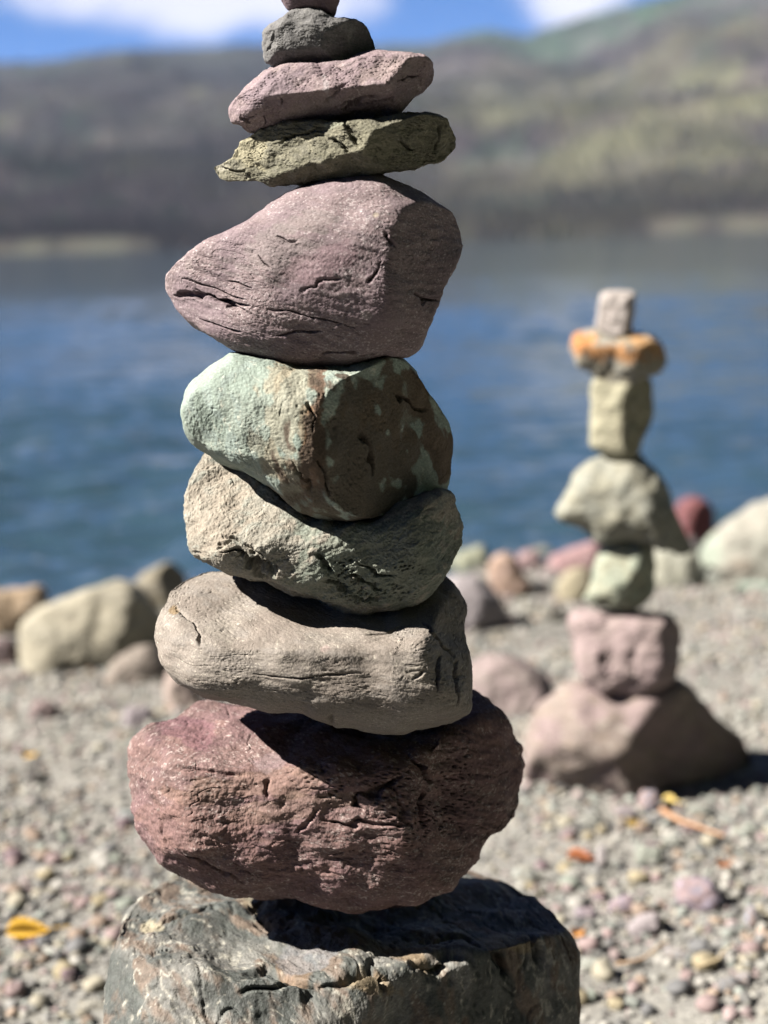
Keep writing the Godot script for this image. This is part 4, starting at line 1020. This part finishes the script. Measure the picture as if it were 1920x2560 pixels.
func gravel() -> void:
	var meshes := []
	for i in 5: meshes.append(pebble_mesh(i))
	for v in 5:
		var mm := MultiMesh.new()
		mm.transform_format = MultiMesh.TRANSFORM_3D
		mm.use_colors = true
		mm.mesh = meshes[v]
		var n := 36000
		mm.instance_count = n
		for i in n:
			var z := -1.0 - 5.2 * pow(rng.randf(), 0.95)
			var x := rng.randf_range(-1.0, 1.0) * (1.3 + 0.35 * absf(z))
			if ground_y(x, z) < WATER_Y - 0.03: z = -1.0 - 2.5 * rng.randf()
			var s := 0.0022 + 0.0080 * pow(rng.randf(), 3.6)
			if na.get_noise_2d(x * 1.6 + 7.0, z * 2.2) < -0.12 and rng.randf() < 0.8: s *= 0.55
			s *= 1.0 + 0.12 * maxf(0.0, absf(z) - 2.5)
			var b := Basis.from_euler(Vector3(rng.randf_range(-0.5, 0.5), rng.randf() * TAU, rng.randf_range(-0.5, 0.5))).scaled(Vector3.ONE * s)
			mm.set_instance_transform(i, Transform3D(b, Vector3(x, ground_y(x, z) + s * rng.randf_range(0.05, 0.55), z)))
			mm.set_instance_color(i, pebble_colour())
		var o := MultiMeshInstance3D.new()
		o.name = numbered("gravel")
		o.multimesh = mm
		add_child(o)
		tag(o, "mixed grey, buff and pink gravel covering the beach", "gravel", "beach gravel", "stuff")
	# loose pebbles that stand out from the gravel, each its own
	var kinds := [["pink", Color(0.42, 0.32, 0.32)], ["cream", Color(0.48, 0.45, 0.36)], ["slate grey", Color(0.22, 0.225, 0.235)], ["pale green", Color(0.36, 0.40, 0.35)], ["peach brown", Color(0.40, 0.31, 0.25)], ["greyish white", Color(0.52, 0.51, 0.48)], ["dark mauve", Color(0.27, 0.20, 0.225)], ["yellowish buff", Color(0.46, 0.40, 0.27)]]
	for v in 8:
		var m: StandardMaterial3D = mats["pebble"].duplicate()
		m.vertex_color_use_as_albedo = false
		m.albedo_color = ((kinds[v][1] as Color) * 0.8).linear_to_srgb()
		for i in 13:
			var px := Vector2(rng.randf_range(1320.0, 1900.0) if rng.randf() < 0.6 else rng.randf_range(20.0, 330.0), rng.randf_range(2060.0, 2540.0))
			var q := ground_hit(px)
			var big := i % 2 == 0
			var s := rng.randf_range(0.0145, 0.018) if big else rng.randf_range(0.009, 0.0115)
			var o := MeshInstance3D.new()
			o.mesh = meshes[(i + v) % 5]
			o.material_override = m
			o.name = numbered("pebble")
			add_child(o)
			var b := Basis.from_euler(Vector3(rng.randf_range(-0.3, 0.3), rng.randf() * TAU, rng.randf_range(-0.3, 0.3))).scaled(Vector3.ONE * s)
			o.transform = Transform3D(b, Vector3(q.x, ground_y(q.x, q.z) + s * 0.35, q.z))
			tag(o, "%s smooth %s pebble lying loose on the beach gravel" % ["large" if big else "small", kinds[v][0]], "pebble", "%s %s pebbles on the gravel" % ["large" if big else "small", kinds[v][0]])

func leaf_at(px: Vector2, length: float, turn: float, c: Color, label: String) -> void:
	var q := ground_hit(px)
	var root := Node3D.new()
	root.name = numbered("fallen_leaf")
	add_child(root)
	root.position = Vector3(q.x, ground_y(q.x, q.z) + 0.012, q.z)
	root.rotation = Vector3(0.25, turn, 0.12)
	tag(root, label, "leaf")
	var m := StandardMaterial3D.new()
	m.albedo_color = c.linear_to_srgb()
	m.roughness = 0.6
	m.backlight_enabled = true
	m.backlight = Color(0.3, 0.2, 0.05)
	m.cull_mode = BaseMaterial3D.CULL_DISABLED
	var st := SurfaceTool.new()
	st.begin(Mesh.PRIMITIVE_TRIANGLES)
	var nseg := 14
	for i in nseg:
		for side in [-1.0, 1.0]:
			var pts := []
			for k in [i, i + 1]:
				var t := float(k) / nseg
				var w := length * 0.36 * pow(sin(PI * pow(t, 0.75)), 0.8) * (1.0 + 0.12 * sin(t * 40.0))
				var x := (t - 0.5) * length
				pts.append(Vector3(x, 0.10 * length * cos(t * 3.0), 0.0))
				pts.append(Vector3(x, 0.10 * length * cos(t * 3.0) + w * 0.35, w * side))
			st.add_vertex(pts[0]); st.add_vertex(pts[2]); st.add_vertex(pts[3])
			st.add_vertex(pts[0]); st.add_vertex(pts[3]); st.add_vertex(pts[1])
	st.generate_normals()
	var o := MeshInstance3D.new()
	o.name = "blade"
	o.mesh = st.commit()
	o.material_override = m
	root.add_child(o)
	var sm := CylinderMesh.new()
	sm.top_radius = 0.0006; sm.bottom_radius = 0.0011; sm.height = length * 0.55; sm.radial_segments = 6
	var s := MeshInstance3D.new()
	s.name = "stem"
	s.mesh = sm
	s.material_override = m
	s.position = Vector3(length * 0.72, -0.08 * length, 0)
	s.rotation = Vector3(0, 0, PI * 0.5 - 0.15)
	root.add_child(s)

func twig(a_px: Vector2, b_px: Vector2, radius: float, c: Color, label: String) -> void:
	var a := ground_hit(a_px)
	var b := ground_hit(b_px)
	var st := SurfaceTool.new()
	st.begin(Mesh.PRIMITIVE_TRIANGLES)
	st.set_smooth_group(0)
	var ns := 10
	var pts := []
	var side := (b - a).cross(Vector3.UP).normalized()
	for i in ns + 1:
		var t := float(i) / ns
		var p := a.lerp(b, t) + side * 0.008 * sin(t * 5.0) + side * 0.003 * na.get_noise_1d(t * 6.0)
		p.y = ground_y(p.x, p.z) + 0.010 + radius
		pts.append(p - a)
	for i in ns:
		var r0 := radius * (1.0 - 0.6 * i / ns)
		var r1 := radius * (1.0 - 0.6 * (i + 1) / ns)
		for k in 8:
			var a0 := TAU * k / 8.0
			var a1 := TAU * (k + 1) / 8.0
			var v := func(p: Vector3, r: float, an: float) -> Vector3: return p + side * cos(an) * r + Vector3.UP * sin(an) * r
			var p0: Vector3 = v.call(pts[i], r0, a0)
			var p1: Vector3 = v.call(pts[i], r0, a1)
			var p2: Vector3 = v.call(pts[i + 1], r1, a0)
			var p3: Vector3 = v.call(pts[i + 1], r1, a1)
			for q in [p0, p2, p3, p0, p3, p1]: st.add_vertex(q)
	st.generate_normals()
	var m := StandardMaterial3D.new()
	m.albedo_color = c.linear_to_srgb()
	m.roughness = 0.8
	var o := MeshInstance3D.new()
	o.name = numbered("twig")
	o.mesh = st.commit()
	o.material_override = m
	add_child(o)
	o.position = a
	tag(o, label, "twig")

func litter() -> void:
	leaf_at(Vector2(70, 2348), 0.065, 0.2, Color(0.50, 0.30, 0.03), "large yellow leaf lying on the gravel beside the veined boulder")
	leaf_at(Vector2(76, 1902), 0.035, 1.0, Color(0.48, 0.30, 0.04), "small yellow leaf beside the small dark stone")
	leaf_at(Vector2(1586, 2076), 0.030, 0.4, Color(0.45, 0.31, 0.07), "pale yellow leaf below the mauve-brown boulder")
	leaf_at(Vector2(1450, 2162), 0.045, -0.2, Color(0.24, 0.08, 0.03), "rust-brown leaf on gravel beside the veined boulder")
	leaf_at(Vector2(1810, 2178), 0.030, 0.6, Color(0.30, 0.115, 0.04), "rust-brown leaf on gravel near the largest pink cobble")
	leaf_at(Vector2(1444, 2352), 0.030, 0.9, Color(0.37, 0.18, 0.055), "orange leaf on gravel close to the veined boulder's edge")
	leaf_at(Vector2(1675, 2018), 0.030, -0.6, Color(0.42, 0.32, 0.09), "small yellow leaf beside the upright peach cobble")
	twig(Vector2(1655, 2045), Vector2(1800, 2115), 0.006, Color(0.24, 0.135, 0.075), "rusty brown twig lying below the smaller stack's shadow")
	twig(Vector2(1540, 2432), Vector2(1680, 2382), 0.0035, Color(0.28, 0.20, 0.135), "thin tan twig in the gravel")
	twig(Vector2(1740, 2440), Vector2(1850, 2385), 0.0035, Color(0.27, 0.22, 0.135), "thin olive-tan twig beside the dark slate cobble")
